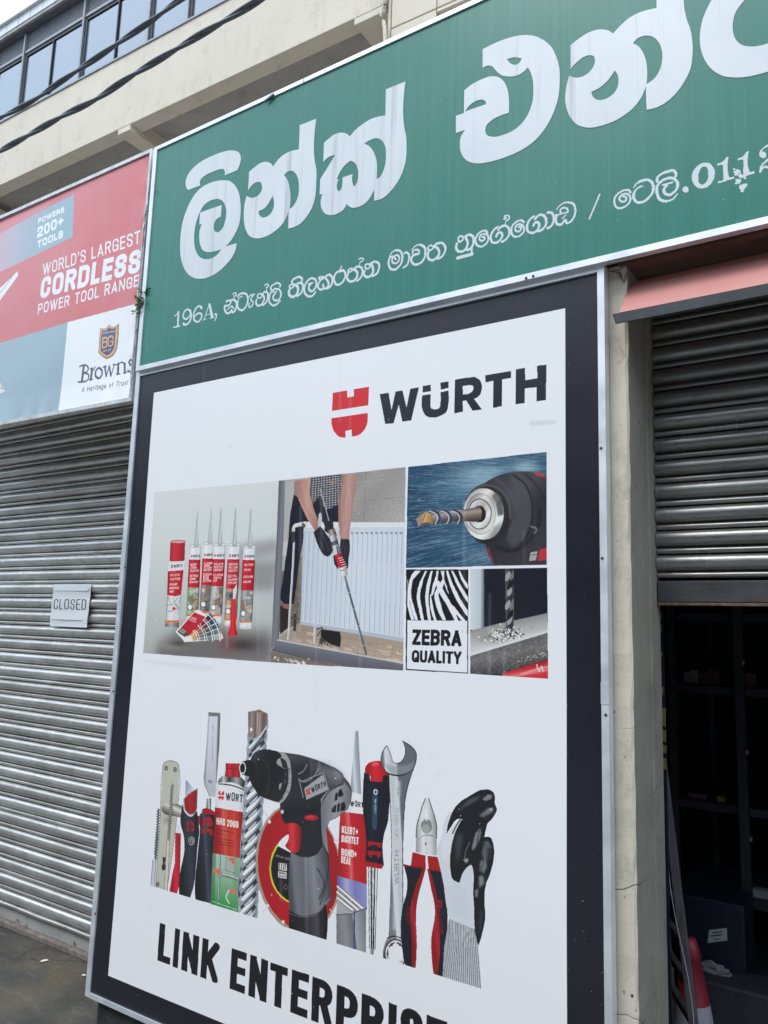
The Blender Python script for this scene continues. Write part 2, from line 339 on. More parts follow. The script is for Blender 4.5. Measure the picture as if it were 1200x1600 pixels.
def _g():
    st=('S',[(0,0),(0,1)]);h=lambda y,a=0,b=1:('S',[(a,y),(b,y)])
    O=('R',[(0,0),(0,1),(1,1),(1,0),(0,0)])
    G={'A':(.62,[('S',[(0.02,0),(.5,1)]),('S',[(.5,1),(.98,0)]),h(.25,.2,.8)]),
    'B':(.58,[st,('R',[(0,1),(1,1),(1,.53),(0,.53)]),('R',[(0,.53),(1,.53),(1,0),(0,0)])]),
    'C':(.56,[('R',[(1,.72),(1,1),(0,1),(0,0),(1,0),(1,.28)])]),
    'D':(.58,[st,('R',[(0,1),(1,1),(1,0),(0,0)])]),
    'E':(.5,[st,h(1),h(.52,0,.92),h(0)]),'F':(.48,[st,h(1),h(.52,0,.9)]),
    'G':(.58,[('R',[(1,.72),(1,1),(0,1),(0,0),(1,0),(1,.45)]),('S',[(1,.1),(1,.45)]),h(.45,.55,1)]),
    'H':(.6,[st,('S',[(1,0),(1,1)]),h(.5)]),'I':(.2,[('S',[(.5,0),(.5,1)])]),
    'J':(.45,[('R',[(1,1),(1,0),(0,0),(0,.3)])]),
    'K':(.6,[st,('S',[(1,1),(.08,.4)]),('S',[(.35,.58),(1,0)])]),'L':(.45,[st,h(0)]),
    'M':(.72,[st,('S',[(1,0),(1,1)]),('S',[(0,1),(.5,.25)]),('S',[(.5,.25),(1,1)])]),
    'N':(.6,[st,('S',[(1,0),(1,1)]),('S',[(0.02,1),(.98,0)])]),
    'O':(.6,[O]),'P':(.56,[st,('R',[(0,1),(1,1),(1,.45),(0,.45)])]),'Q':(.6,[O,('S',[(.6,.25),(1,-.05)])]),
    'R':(.58,[st,('R',[(0,1),(1,1),(1,.5),(0,.5)]),('S',[(.6,.48),(1,0)])]),
    'S':(.55,[('R',[(1,.76),(1,1),(0,1),(0,.56),(1,.48),(1,0),(0,0),(0,.26)])]),
    'T':(.55,[h(1),('S',[(.5,0),(.5,1)])]),'U':(.58,[('R',[(0,1),(0,0),(1,0),(1,1)])]),
    'V':(.6,[('S',[(0,1),(.5,0)]),('S',[(.5,0),(1,1)])]),
    'W':(.9,[('S',[(0,1),(.27,0)]),('S',[(.27,0),(.5,1)]),('S',[(.5,1),(.73,0)]),('S',[(.73,0),(1,1)])]),
    'X':(.6,[('S',[(0,1),(1,0)]),('S',[(0,0),(1,1)])]),'Y':(.6,[('S',[(0,1),(.5,.45)]),('S',[(1,1),(.5,.45)]),('S',[(.5,0),(.5,.45)])]),
    'Z':(.55,[h(1),h(0),('S',[(0,0),(1,1)])]),
    '0':(.55,[O]),'1':(.35,[('S',[(.7,0),(.7,1)]),('S',[(.1,.78),(.7,1)])]),
    '2':(.55,[('R',[(0,.72),(0,1),(1,1),(1,.55),(0,.1)]),('S',[(0,.15),(0,0)]),h(0)]),
    '3':(.55,[('R',[(0,.75),(0,1),(1,1),(1,.53),(.4,.53)]),('R',[(.4,.53),(1,.53),(1,0),(0,0),(0,.25)])]),
    '5':(.55,[h(1),('S',[(0,1),(0,.55)]),('R',[(0,.58),(1,.6),(1,0),(0,0),(0,.2)])]),
    '6':(.55,[('R',[(1,.78),(1,1),(0,1),(0,0),(1,0),(1,.55),(0,.55)])]),
    '7':(.5,[h(1),('S',[(1,1),(.3,0)])]),'8':(.55,[('R',[(0,.53),(0,1),(1,1),(1,.53),(0,.53)]),('R',[(0,.53),(0,0),(1,0),(1,.53),(0,.53)])]),
    '9':(.55,[('R',[(0,.22),(0,0),(1,0),(1,1),(0,1),(0,.45),(1,.45)])]),
    '+':(.5,[h(.5),('S',[(.5,.25),(.5,.75)])]),'-':(.3,[h(.5)]),'.':(.15,[('S',[(.5,0),(.5,.02)])]),',':(.15,[('S',[(.5,0),(.5,.02)])]),
    "'":(.14,[('S',[(.5,.8),(.5,1)])]),' ':(.3,[]),
    'a':(.48,[('R',[(1,0),(1,.66),(0,.66)]),('R',[(1,.38),(0,.38),(0,0),(1,0)]),('S',[(1,0),(1,.4)])]),
    'e':(.48,[('R',[(1,.0),(0,0),(0,.66),(1,.66),(1,.34),(0,.34)])]),
    'r':(.32,[('S',[(0,0),(0,.66)]),('R',[(0,.4),(0,.66),(1,.66)])]),
    'i':(.14,[('S',[(.5,0),(.5,.66)]),('S',[(.5,.92),(.5,1)])]),
    't':(.32,[('R',[(.3,1),(.3,0),(1,0)]),h(.66)]),
    'g':(.48,[('R',[(1,0),(0,0),(0,.66),(1,.66)]),('R',[(1,.66),(1,-.3),(0,-.3)])]),
    'o':(.48,[('R',[(0,0),(0,.66),(1,.66),(1,0),(0,0)])]),
    'f':(.3,[('R',[(.3,0),(.3,1),(1,1)]),h(.62)]),
    'u':(.48,[('R',[(0,.66),(0,0),(1,0),(1,.66)]),('S',[(1,0),(1,.66)])]),
    's':(.42,[('R',[(1,.66),(0,.66),(0,.36),(1,.34),(1,0),(0,0)])])}
    G['Ü']=(.58,G['U'][1]+[('S',[(.12,1.2),(.2,1.2)]),('S',[(.8,1.2),(.88,1.2)])])
    return G
GLYPH=_g()
def pairs(f): return [(f[i],f[i+1]) for i in range(0,len(f),2)]
def run_ops(w,h,ops):
    p=Paint(w,h)
    for o in ops:
        k=o[0]
        if k=='F': p.a[:]=np.array(o[1],np.float32)/255.
        elif k=='P':
            if len(o)<4:o=o+[1,0]
            p.poly([pairs(o[1])],o[2],o[3],o[4])
        elif k=='H': p.poly([pairs(q) for q in o[1]],o[2],o[3])
        elif k=='S': p.stroke(pairs(o[1]),o[2],o[3],o[4],o[5])
        elif k=='T': p.text(*o[1:])
        elif k=='C':
            if o[1] is None: p.clip=None
            else: p.clip=p.polymask(pairs(o[1]),(0,0,w,h)).astype(np.float32)
        elif k=='B':
            _,cx,cy,ax,ay,bx,by,c,a=o
            R=1.9*max(math.hypot(ax,ay),math.hypot(bx,by));b=p.box([cx],[cy],R)
            if b[2]<=b[0] or b[3]<=b[1]: continue
            X,Y=np.meshgrid(np.arange(b[0],b[2])-cx,np.arange(b[1],b[3])-cy);D=ax*by-ay*bx
            u=(X*by-Y*bx)/D;v=(Y*ax-X*ay)/D
            p.put(np.exp(-(u*u+v*v)*1.5),b,c,a)
        elif k=='N':
            _,f,kind,c,a,seed=o;P=pairs(f);b=p.box([q[0] for q in P],[q[1] for q in P],1)
            r=np.random.default_rng(seed);hh,ww=b[3]-b[1],b[2]-b[0];m=p.polymask(P,b)
            n=r.standard_normal((hh,ww)).astype(np.float32)
            if kind=='grain': n=p.blur(n,3);n=np.clip(n/n.std()*.5+.3,0,1)
            else:
                L=max(10,ww//7)
                n=(np.cumsum(np.pad(n,((0,0),(L,0)),mode='wrap'),1)[:,L:]-np.cumsum(np.pad(n,((0,0),(L,0)),mode='wrap'),1)[:,:-L])/L
                sl=[int((i-ww*.75)*.0) for i in range(ww)]
                yy=np.arange(hh)[:,None];xx=np.arange(ww)[None,:]
                src=np.clip(yy+((xx-ww*.8)*(yy-hh*.45)/hh*.35).astype(int),0,hh-1)
                n=n[src,np.broadcast_to(xx,src.shape)]
                n=np.clip(n/n.std()*.55,0,1)
            p.put(m*n,b,c,a)
    return p.a
# photo traces -> canvas ops. Regions: (x0,y0,scale)
D=2.15
class Canvas:
    def __init__(s,Y,X0,Z0,S): s.Y=Y;s.X0=X0;s.Z0=Z0;s.S=S;s.ops=[]
CV=None; RG=(0,0,1)
def setc(c):
    global CV; CV=c
def reg(x,y,s):
    global RG; RG=(x,y,s)
def mp(x,y):
    px=RG[0]+x/RG[2]; py=RG[1]+y/RG[2]
    r=ray(px,py); X=r[0]/r[1]*CV.Y; Z=r[2]/r[1]*CV.Y
    return ((X-CV.X0)*CV.S,(CV.Z0-Z)*CV.S)
def lsc(x,y):
    a=np.array(mp(x,y));b=np.array(mp(x+1,y));c=np.array(mp(x,y+1))
    u=b-a;v=c-a
    return math.sqrt(abs(u[0]*v[1]-u[1]*v[0]))
def parse(s):
    out=[]
    for t in s.split():
        c=t.endswith('c')
        if c:t=t[:-1]
        q=t.split(':');x,y=q[0].split(',')
        out.append((float(x),float(y),c,float(q[1]) if len(q)>1 else None))
    return out
def cr(pts,closed=True,n=4):
    """catmull rom through points; corners ('c') break; pts (x,y,c,w)"""
    N=len(pts);out=[]
    rngs=range(N) if closed else range(N-1)
    for i in rngs:
        p1=pts[i];p2=pts[(i+1)%N]
        P1=np.array(p1[:2]);P2=np.array(p2[:2])
        if p1[2] and p2[2]:
            out.append((*P1,p1[3]));continue
        p0=pts[(i-1)%N] if (closed or i>0) else p1
        p3=pts[(i+2)%N] if (closed or i+2<N) else p2
        P0=np.array(p0[:2]);P3=np.array(p3[:2])
        d=np.linalg.norm(P2-P1)+1e-6
        def tan(A,B,C):
            dA=np.linalg.norm(B-A)+1e-6;dC=np.linalg.norm(C-B)+1e-6
            return ((B-A)/dA*dC+(C-B)/dC*dA)/(dA+dC)
        m1=(tan(P0,P1,P2)*d) if not p1[2] and np.linalg.norm(P0-P1)>0 else None
        m2=(tan(P1,P2,P3)*d) if not p2[2] and np.linalg.norm(P3-P2)>0 else None
        if m1 is None: m1=(P2-P1)*1.5-(m2*.5 if m2 is not None else (P2-P1)*.5)
        if m2 is None: m2=(P2-P1)*1.5-m1*.5
        for k in range(n):
            t=k/n;h=2*t**3-3*t*t+1;g=t**3-2*t*t+t;h2=-2*t**3+3*t*t;g2=t**3-t*t
            q=P1*h+m1*g+P2*h2+m2*g2
            w=None if p1[3] is None else p1[3]*(1-t)+(p2[3] or p1[3])*t
            out.append((*q,w))
    if not closed: out.append((*pts[-1][:2],pts[-1][3]))
    return out
W_OBS=np.array([203,216,228])/255.
def lin(c): c=np.asarray(c,float);return np.where(c<=.04045,c/12.92,((c+.055)/1.055)**2.4)
def srgb(c): return np.where(c<=.0031308,c*12.92,1.055*np.power(np.maximum(c,1e-9),1/2.4)-.055)
ILL=lin(W_OBS)/.835
HAZE=np.array([.012,.014,.018])
def col(c):
    if isinstance(c,tuple) and len(c)==3 and not isinstance(c[0],(tuple,list)):
        l=(lin(np.array(c)/255.)-HAZE*.6)/ILL
        l=np.clip(l,.012,.86)
        return [int(round(v*255)) for v in srgb(l)]
    raise ValueError(c)
def grad(c):
    # ('L', 'x0,y0 x1,y1', [(t,col)...])
    if isinstance(c,tuple) and c and c[0]=='L':
        (a,b,*_),(d,e,*_)=parse(c[1])[:2]
        A=mp(a,b);B=mp(d,e)
        return ['L',*[round(v,1) for v in (*A,*B)],[[t,*col(k)] for t,k in c[2]]]
    return col(c)
def flat(pts): return [int(round(v)) for p in pts for v in p]
def P(s,c,sm=None,n=4,a=1,blur=0):
    pp=parse(s)
    if sm is None: sm=any(p[2] for p in pp)
    if not sm: q=[(p[0],p[1]) for p in pp]
    else: q=[(p[0],p[1]) for p in cr(pp,True,n)]
    CV.ops.append(['P',flat([mp(*p) for p in q]),grad(c),a,blur])
def PS(s,c,**k): P(s,c,sm=True,**k)
def HOLES(ss,c,a=1):
    CV.ops.append(['H',[flat([mp(p[0],p[1]) for p in cr(parse(s),True,4)]) for s in ss],grad(c),a])
def S(w,s,c,a=1,sm=True,blur=0):
    pp=parse(s)
    q=cr(pp,False,4) if sm and len(pp)>2 else [(p[0],p[1],p[3]) for p in pp]
    k=lsc(q[0][0],q[0][1])
    CV.ops.append(['S',flat([mp(p[0],p[1]) for p in q]),[round((p[2] or w)*k/2,1) for p in q] if any(p[2] for p in q) else round(w*k/2,1),grad(c),a,blur])
def E(cx,cy,rx,ry,c,a=1,w=0,rot=0,a0=0,a1=360,blur=0):
    n=28;pts=[]
    for i in range(n+1):
        t=math.radians(a0+(a1-a0)*i/n);x=rx*math.cos(t);y=ry*math.sin(t);r=math.radians(rot)
        pts.append((cx+x*math.cos(r)-y*math.sin(r),cy+x*math.sin(r)+y*math.cos(r)))
    m=[mp(*p) for p in pts]
    if w: CV.ops.append(['S',flat(m),round(w*lsc(cx,cy)/2,1),grad(c),a,blur])
    else: CV.ops.append(['P',flat(m[:-1]),grad(c),a,blur])
def B(cx,cy,rx,ry,c,a):   # soft blob
    m=mp(cx,cy);mx=mp(cx+rx,cy);my=mp(cx,cy+ry)
    CV.ops.append(['B',*[round(v,1) for v in (*m,mx[0]-m[0],mx[1]-m[1],my[0]-m[0],my[1]-m[1])],col(c),a])
def CLIP(s=None):
    CV.ops.append(['C',flat([mp(p[0],p[1]) for p in parse(s)]) if s else None])
def T(txt,bl,br,tl,c,tx=.16,ty=None,a=1,gap=.28):
    o=mp(*bl);u=mp(*br);v=mp(*tl)
    CV.ops.append(['T',txt,*[round(k,1) for k in (o[0],o[1],u[0]-o[0],u[1]-o[1],v[0]-o[0],v[1]-o[1])],tx,ty or tx,gap,col(c),a])
def NOISE(s,kind,c,a,seed): # procedural fill inside polygon
    CV.ops.append(['N',flat([mp(p[0],p[1]) for p in parse(s)]),kind,col(c),a,seed])
def logo(bl,br,tl,cr_=(190,45,58),ck=(40,42,52)):
    """little emblem and name in an affine box"""
    bl,br,tl=map(np.array,(bl,br,tl));u=br-bl;v=tl-bl
    def q(x,y): p=bl+u*x+v*y;return f"{p[0]:.1f},{p[1]:.1f}"
    P(' '.join(q(*p) for p in [(0,1),(.07,1),(.07,.75),(.12,.75),(.12,1),(.2,1),(.2,.58),(0,.58)]),cr_)
    P(' '.join(q(*p) for p in [(0,.45),(.2,.45),(.19,.2),(.12,.0),(.12,.2),(.07,.2),(.07,0),(.01,.2)]),cr_)
    a=bl+u*.26+v*.08;T('WÜRTH',a,br+v*.08,a+v*.8,ck,tx=.2)

RED=(178,48,60);WH=(205,216,228);BK=(30,34,44)
# ------------------------------------------------------------ poster
poster=Canvas(D,-1.2845*D,.5115*D,800)
setc(poster)
reg(0,0,1)
CV.ops.append(['F',col((33,37,47))])
P("241.5,614 881.5,481.5 887.4,1640 169.2,1524.2",WH)
poster.ops[-1][1]=None
def rect(c,x0,z1,x1,z0): # ratios
    f=lambda x,z:((x*D-c.X0)*c.S,(c.Z0-z*D)*c.S)
    return flat([f(x0,z1),f(x1,z1),f(x1,z0),f(x0,z0)])
poster.ops[-1][1]=rect(poster,-1.2255,.4555,-.3672,-.633)
B_=poster.ops
# big name
reg(500,560,3.2432)
for s in ["66,176 138,162 138,198 172,193 172,157 248,143 245,237 62,267"]: P(s,(185,50,60))
P("60,305c 242,277c 240,330 220,370 195,390 162,397c 162,362c 130,367c 130,403c 95,395 70,365 60,330",(182,48,58))
K=(38,44,56)
P("303,182 347,174 362,262 383,168 418,162 438,250 457,153 501,147 463,315 418,320 399,233 373,328 331,333",K)
P("517,188c 560,180c 560,225 562,252 585,258 605,250 610,225 610,170c 650,163c 650,230 640,270 610,290 570,300 535,290 518,255",K)
P("520,140 560,133 560,165 520,172",K);P("610,122 650,116 650,150 610,157",K)
HOLES(["683,108c 740,98 790,96 815,120 818,160 805,190 780,205c 820,258c 773,264c 740,212c 723,215c 723,270c 680,278c","723,140c 755,135 775,140 775,160 760,175 723,182c"],K)
P("837,85 967,62 967,97 922,105 920,243 877,250 877,112 837,120",K)
P("992,55 1038,47 1038,110 1100,100 1100,37 1147,30 1145,210 1097,217 1097,145 1037,152 1037,225 990,232",K)
# ---- photo 1 : sealant tubes
reg(220,730,5.161)
ph1="110,200 1118,112 1045,1572 15,1500"
CLIP(ph1)
P(ph1,('L',"600,150 560,1560",[(0,(192,203,210)),(.35,(186,198,203)),(.7,(172,184,188)),(1,(150,160,162))]))
P("780,640 1100,575 1120,700 790,760",(128,134,140),a=.75,blur=26)
P("780,760 1120,745 1080,1000 780,1000",(120,128,134),a=.8,blur=30)
P("760,1020 1080,1015 1060,1120 760,1110",(170,180,184),a=.5,blur=20)
P("330,1290 600,1290 1060,1330 1050,1600 120,1600 120,1440",(98,98,102),a=.9,blur=40)
B(820,1430,160,60,(58,54,58),.8);B(250,1440,120,40,(150,155,155),.5);B(700,1400,90,120,(150,60,66),.35)
B(300,1420,80,30,(60,60,64),.7)
def cyl(dark,mid,light): return [(0,dark),(.12,mid),(.38,light),(.6,mid),(.9,mid),(1,dark)]
TW={1:"NATUR STEIN SILICON NATURAL STONE SEALANT",2:"ALLROUND FUGEN SILICON NEUTRAL HAUSTEIN NATUR STONE SILICONE",3:"SILICON SANITAR PERFECT SILICONE JOINTS TOP",4:"NEUTRAL SILICON PERFECT NEUTRAL SILICONE PERFECT",5:"SILICON COLOR SILICONE COLOUR"}
def tube(xl,xr,yt,xlb,xrb,yb,y1,y2,y3,pic,noz,nl=5,seed=0):
    import random
    R=random.Random(seed)
    def X(x0,x1,y): return x0+(x1-x0)*(y-yt)/(yb-yt)
    def band(a,b,st):
        P(f"{X(xl,xlb,a)},{a} {X(xr,xrb,a)},{a} {X(xr,xrb,b)},{b} {X(xl,xlb,b)},{b}",('L',f"{X(xl,xlb,(a+b)/2)},{a} {X(xr,xrb,(a+b)/2)},{a}",st))
    band(yt,y1,cyl((160,170,178),(198,206,216),(214,221,230)))
    E((xl+xr)/2,yt,(xr-xl)/2,12,(205,212,220))
    E((xl+xr)/2,yt+2,(xr-xl)/2,12,(150,158,166),w=4)
    if noz:
        nx,ny,tx,ty=noz
        P(f"{nx-19},{ny} {nx+19},{ny} {tx+4},{ty} {tx-4},{ty}",('L',f"{nx-19},{ny} {nx+19},{ny}",[(0,(140,152,162)),(.5,(182,194,202)),(1,(138,148,158))]))
        E(nx,ny,20,8,(150,160,168))
    band(y1,y2,cyl((130,30,42),(168,38,52),(184,58,70)))
    band(y2,y3,cyl((90,95,92),pic,tuple(min(255,v+40) for v in pic)))
    for k in range(9):
        y=R.uniform(y2+10,y3-50);x0=X(xl,xlb,y)+6;x1=X(xr,xrb,y)-6;m=R.uniform(x0,x1);w=R.uniform(12,40);h=R.uniform(14,60)
        c=R.choice([(74,72,74),(196,200,204),(128,92,76),(96,108,92),(110,114,120),(168,156,138),(70,78,96)])
        P(f"{max(x0,m-w)},{y+R.uniform(-8,8)} {min(x1,m+w)},{y-R.uniform(0,16)} {min(x1,m+w*.8)},{y+h} {max(x0,m-w*.6)},{y+h*.8}",c,a=.75,blur=3)
    for k in range(7):
        y=R.uniform(y2+10,y3-50);x0=X(xl,xlb,y)+6;x1=X(xr,xrb,y)-6
        S(3,f"{R.uniform(x0,x1)},{y} {R.uniform(x0,x1)},{y+R.uniform(20,60)}",R.choice([(50,50,54),(200,204,206),(120,60,50)]),a=.7,sm=False)
    E(X(xl,xlb,y3-60)+28,y3-60,20,24,(215,220,225));E(X(xl,xlb,y3-60)+28,y3-60,20,24,(50,52,58),w=5)
    band(y3-2,y3+14,[(0,(190,110,70)),(1,(200,120,80))])
    band(y3+14,yb,cyl((150,158,168),(198,205,214),(214,220,228)))
    E((xlb+xrb)/2,yb,(xrb-xlb)/2,10,(188,194,202))
    a=X(xl,xlb,y1-25);b=X(xr,xrb,y1-25)
    logo((a+12,y1-14),(b-8,y1-18),(a+14,y1-38))
    yy=y1+36;words=TW[seed].split();nl=len(words)
    for k in range(nl):
        if k==nl//2: yy+=16
        a=X(xl,xlb,yy);w=R.uniform(.5,.85)*(b-a if False else (xr-xl))
        t=words[k];w=.16*len(t)*(xr-xl)*.9/1.0;w=min(w,(xr-xl)*1.05)
        T(t,(a+14,yy+14),(a+14+w*.72,yy+12),(a+16,yy-5),(225,200,205),tx=.22)
        yy+=(y2-y1-60)/(nl+.6)
E(430,1215,60,14,(190,196,200))
tube(502,590,612,468,550,1190,735,950,1165,(120,105,105),(556,612,572,330),8,2)
tube(392,485,632,358,458,1240,745,970,1188,(130,150,120),(445,640,460,350),6,1)
tube(582,685,622,548,650,1250,740,960,1190,(150,155,160),(637,628,650,330),6,3)
tube(703,803,624,668,772,1272,742,980,1222,(140,120,100),(757,632,768,328),6,4)
tube(828,928,640,790,894,1296,748,992,1240,(125,130,138),(880,642,890,335),4,5)
# aerosol
P("222,755 350,748 322,1030 308,1290 190,1290 205,1040",(200,206,214))
P("236,606 356,592 350,745 340,755 240,760 228,755",('L',"230,680 355,680",[(0,(150,34,48)),(.3,(180,52,64)),(.7,(162,38,52)),(1,(120,28,38))]))
E(298,602,59,13,(196,150,156));E(298,602,59,13,(160,50,60),w=4)
P("214,838 340,830 322,1030 270,1040 207,1032",('L',"210,930 335,930",cyl((120,28,40),(168,40,52),(184,60,72))))
P("207,1034 270,1044 322,1032 308,1250 250,1262 192,1255",('L',"200,1150 315,1150",cyl((130,138,144),(190,198,204),(205,212,218))))
for s in ["215,1040 240,1110","250,1050 305,1150","300,1050 240,1110","205,1110 290,1110 300,1180","300,1100 318,1050","240,1110 235,1165","200,1160 240,1165 310,1120"]: S(3,s,(90,96,102),sm=False)
E(262,1140,14,14,(190,60,70))
P("192,1236 308,1232 306,1250 192,1256",(196,110,80))
P("192,1258 308,1252 304,1292 192,1288",('L',"190,1270 308,1270",[(0,(80,84,88)),(.4,(160,166,170)),(1,(78,80,84))]))
logo((236,816),(332,806),(238,788))
for i,(t,x,w,y) in enumerate([("SILICON",228,80,880),("GLATTER",228,84,912),("SEALANT",224,66,955),("SMOOTHING",222,80,985),("SPRAY",222,40,1014)]):
    T(t,(x+4,y),(x+w,y-3),(x+6,y-19),(222,196,202),tx=.22)
# fan deck
P("275,1328 440,1150 470,1152 530,1200 590,1255 640,1315 664,1372 650,1388 345,1412 330,1385",(208,214,222))
P("318,1296 430,1168 520,1208 400,1352 345,1368",('L',"330,1300 500,1200",[(0,(165,40,52)),(1,(176,52,64))]))
P("290,1328 320,1296 385,1340 350,1368",(80,80,86))
P("305,1322 330,1300 362,1322 340,1344",(205,210,216))
for i in range(7): S(3,f"{308+i*5},{1322+i*3} {330+i*5},{1302+i*3}",(70,72,80),sm=False)
T("LARGE",(395,1216),(440,1236),(405,1200),(220,190,196),tx=.2);T("COLOUR",(384,1232),(436,1256),(392,1218),(220,190,196),tx=.2)
pal=[[(196,150,70),(190,110,62),(160,70,60),(140,52,60),(120,44,56),(96,40,54),(60,48,66),(60,66,90)],
[(200,160,90),(180,130,84),(150,96,76),(130,72,66),(96,60,62),(70,58,68),(50,66,96),(48,72,104)],
[(190,150,100),(150,120,90),(120,92,80),(96,82,76),(82,84,88),(66,80,86),(56,84,96),(60,96,112)],
[(170,140,80),(120,116,84),(96,104,88),(80,98,90),(70,92,92),(66,90,96),(92,110,116),(120,134,140)],
[(150,150,140),(130,138,138),(110,122,126),(98,112,118),(110,124,130),(130,140,146),(150,158,164),(168,176,182)]]
px,py=345,1402
for j in range(5):
    a0=math.radians(-47+j*9.2);a1=math.radians(-47+j*9.2+8)
    for i in range(8):
        r0=70+i*30*(1.0);r1=r0+(26 if i%2 else 30)
        R_=1.0
        pts=[(px+r*math.cos(a),py+r*math.sin(a)*1.0) for r,a in ((r0,a0),(r1,a0),(r1,a1),(r0,a1))]
        P(' '.join(f"{x:.0f},{y:.0f}" for x,y in pts),pal[j][i])
for r in (110,170,232,290): 
    S(7,' '.join(f"{px+r*math.cos(math.radians(t)):.0f},{py+r*math.sin(math.radians(t)):.0f}" for t in (-48,-35,-20,-5,0)),(206,212,220))
P("728,1062 745,1048 762,1062 768,1300 778,1345 768,1358 706,1358 698,1345 716,1300",('L',"715,1200 775,1200",[(0,(170,34,46)),(.4,(206,54,66)),(1,(150,28,40))]))
P("740,1062 742,990 775,940 772,1000 760,1062",(200,206,212))
CLIP()
# ---- photo 2 : worker with cartridge gun at a radiator
reg(410,720,4.706)
ph2="125,148 1073,45 1040,1542 58,1480"
CLIP(ph2)
P(ph2,(150,155,158))
P("690,80 1073,45 1060,450 640,450",('L',"700,80 1000,440",[(0,(128,132,134)),(.25,(146,149,148)),(.5,(138,141,142)),(1,(160,163,164))]))
S(4,"765,85 748,450",(110,114,116),sm=False);S(4,"690,300 1065,262",(122,126,128),sm=False);S(3,"680,160 1070,118",(166,168,168),sm=False,a=.7)
NOISE("690,80 1073,45 1060,450 640,450",'grain',(110,114,116),.25,3)
P("165,160 250,145 200,450 150,840",(158,164,166));P("150,600 200,580 190,700 145,700",(176,180,182))
P("140,820 290,700 285,1190 120,1260",(110,104,98));NOISE("140,820 290,700 285,1190 120,1260",'grain',(60,58,56),.5,4)
P("118,1310 270,1195 1040,1330 1040,1495",('L',"300,1200 300,1480",[(0,(138,130,120)),(1,(164,154,142))]))
import random
R=random.Random(5)
for k in range(60):
    x=R.uniform(200,1040);y=1240+ (x-200)*.16+R.uniform(0,150)
    S(R.uniform(8,20),f"{x},{y} {x+R.uniform(20,70)},{y+R.uniform(2,14)}",R.choice([(176,166,152),(190,182,170),(150,142,130),(132,124,114),(198,192,184)]),a=.6,sm=False)
for s in ["280,1240 1040,1380","300,1290 1040,1440","590,1290 560,1400","720,1310 700,1430","850,1330 820,1460","960,1350 945,1470"]: S(3,s,(120,106,94),a=.7,sm=False)
P("125,148 170,144 160,500 140,900 120,1320 62,1392 80,1000 110,500",('L',"90,800 160,800",[(0,(88,94,104)),(.4,(112,119,130)),(.75,(104,110,120)),(1,(60,64,72))]))
P("235,250c 205,420 195,560 160,820 155,1050 235,1050c 268,780 300,600 322,450 470,450 560,450c 575,300c 400,150c 260,200c",(36,40,52))
P("360,125 590,100 582,315 470,362 415,270 375,320 345,225",(52,54,64))
CLIP("360,125 590,100 582,315 470,362 415,270 375,320 345,225")
for i in range(-4,18):
    S(5,f"{340+i*20},{90+i*2} {320+i*22},{380}",(176,182,190),sm=False,a=.75)
for i in range(16):
    S(4,f"330,{130+i*17} 620,{90+i*17}",(176,182,190),sm=False,a=.75)
B(520,160,26,18,(170,140,110),.8)
CLIP(ph2)
P("240,150c 236,250c 300,290c 250,150c",(120,122,130))
P("310,452 1060,452 1042,1332 280,1202",('L',"300,800 1050,800",[(0,(168,184,202)),(.2,(178,193,210)),(.6,(188,202,218)),(1,(182,197,212))]))
P("318,452 1062,452 1061,488 315,492",(198,208,220));P("313,492 1061,488 1060,520 310,516",(182,196,212))
for i in range(21):
    x0=335+i*36;x1=300+i*36.6
    S(12,f"{x0},540 {x1},{1180+i*5.6}",(190,204,219),a=.7,sm=False)
    S(4,f"{x0+10},530 {x1+10},{1180+i*5.6}",(138,154,172),a=.8,sm=False)
    if i>7: P(f"{x0-10},524 {x0+14},524 {x0+10},540 {x0-4},540",(128,140,154))
P("283,1175 1042,1295 1040,1332 280,1202",(160,176,194));S(4,"283,1178 1042,1298",(196,208,222),sm=False)
# pants front over radiator? legs left only
P("240,150 356,130 348,225 378,345 425,470 395,525 332,425 268,285",('L',"250,300 420,300",[(0,(150,116,110)),(.5,(176,142,134)),(1,(150,118,112))]))
P("592,102c 692,92c 690,180 675,300 660,400 645,500 640,578c 575,576c 565,500 560,400 562,300 580,200",('L',"560,350 690,350",[(0,(134,104,100)),(.45,(172,140,134)),(1,(146,116,112))]))
for s in ["600,180 590,300 600,450","640,200 650,330 620,500","300,180 330,300 390,420"]: S(10,s,(186,156,150),a=.4,blur=3)
for s in ["620,220 600,330 615,470","290,200 310,320 360,420"]: S(5,s,(128,98,100),a=.4,blur=2)
S(18,"235,600 222,820 205,1060 190,1310",(158,164,172));S(7,"231,600 218,820 201,1060 186,1310",(196,202,210))
S(26,"320,462 270,470 238,482 230,520",(186,190,192));S(8,"318,455 262,466 232,486",(214,216,218));S(20,"300,465 312,480",(90,84,76));S(22,"230,530 228,590",(60,60,64))
S(16,"405,640 392,1000 382,1340",(166,178,194),sm=False);S(5,"401,640 388,1000 378,1340",(196,206,218),sm=False)
S(30,"430,400 425,470",(170,180,190));
S(16,"238,1120 232,1320",(150,150,150),sm=False);S(24,"240,1135 236,1240",(58,58,58));S(14,"215,1155 268,1160",(80,78,74),sm=False)
P("130,1070c 190,1060c 192,1100 188,1230c 130,1275c",(48,44,50));P("155,1050 195,1055 190,1090 150,1080",(130,96,90))
P("440,1240c 570,1258c 577,1300 570,1370c 540,1362 500,1345 460,1320 430,1280",(36,36,42));S(6,"400,1240 440,1225 400,1290",(44,44,48))
for k in range(30):
    x=R.uniform(425,540);S(5,f"{x},{1300+R.uniform(-20,10)} {x-14},{1330+R.uniform(0,30)}",(40,38,44),a=.7,sm=False)
P("70,1392 115,1314 1040,1488 1040,1542 600,1515",('L',"300,1340 290,1430",[(0,(116,122,134)),(.5,(98,104,116)),(1,(90,94,104))]))
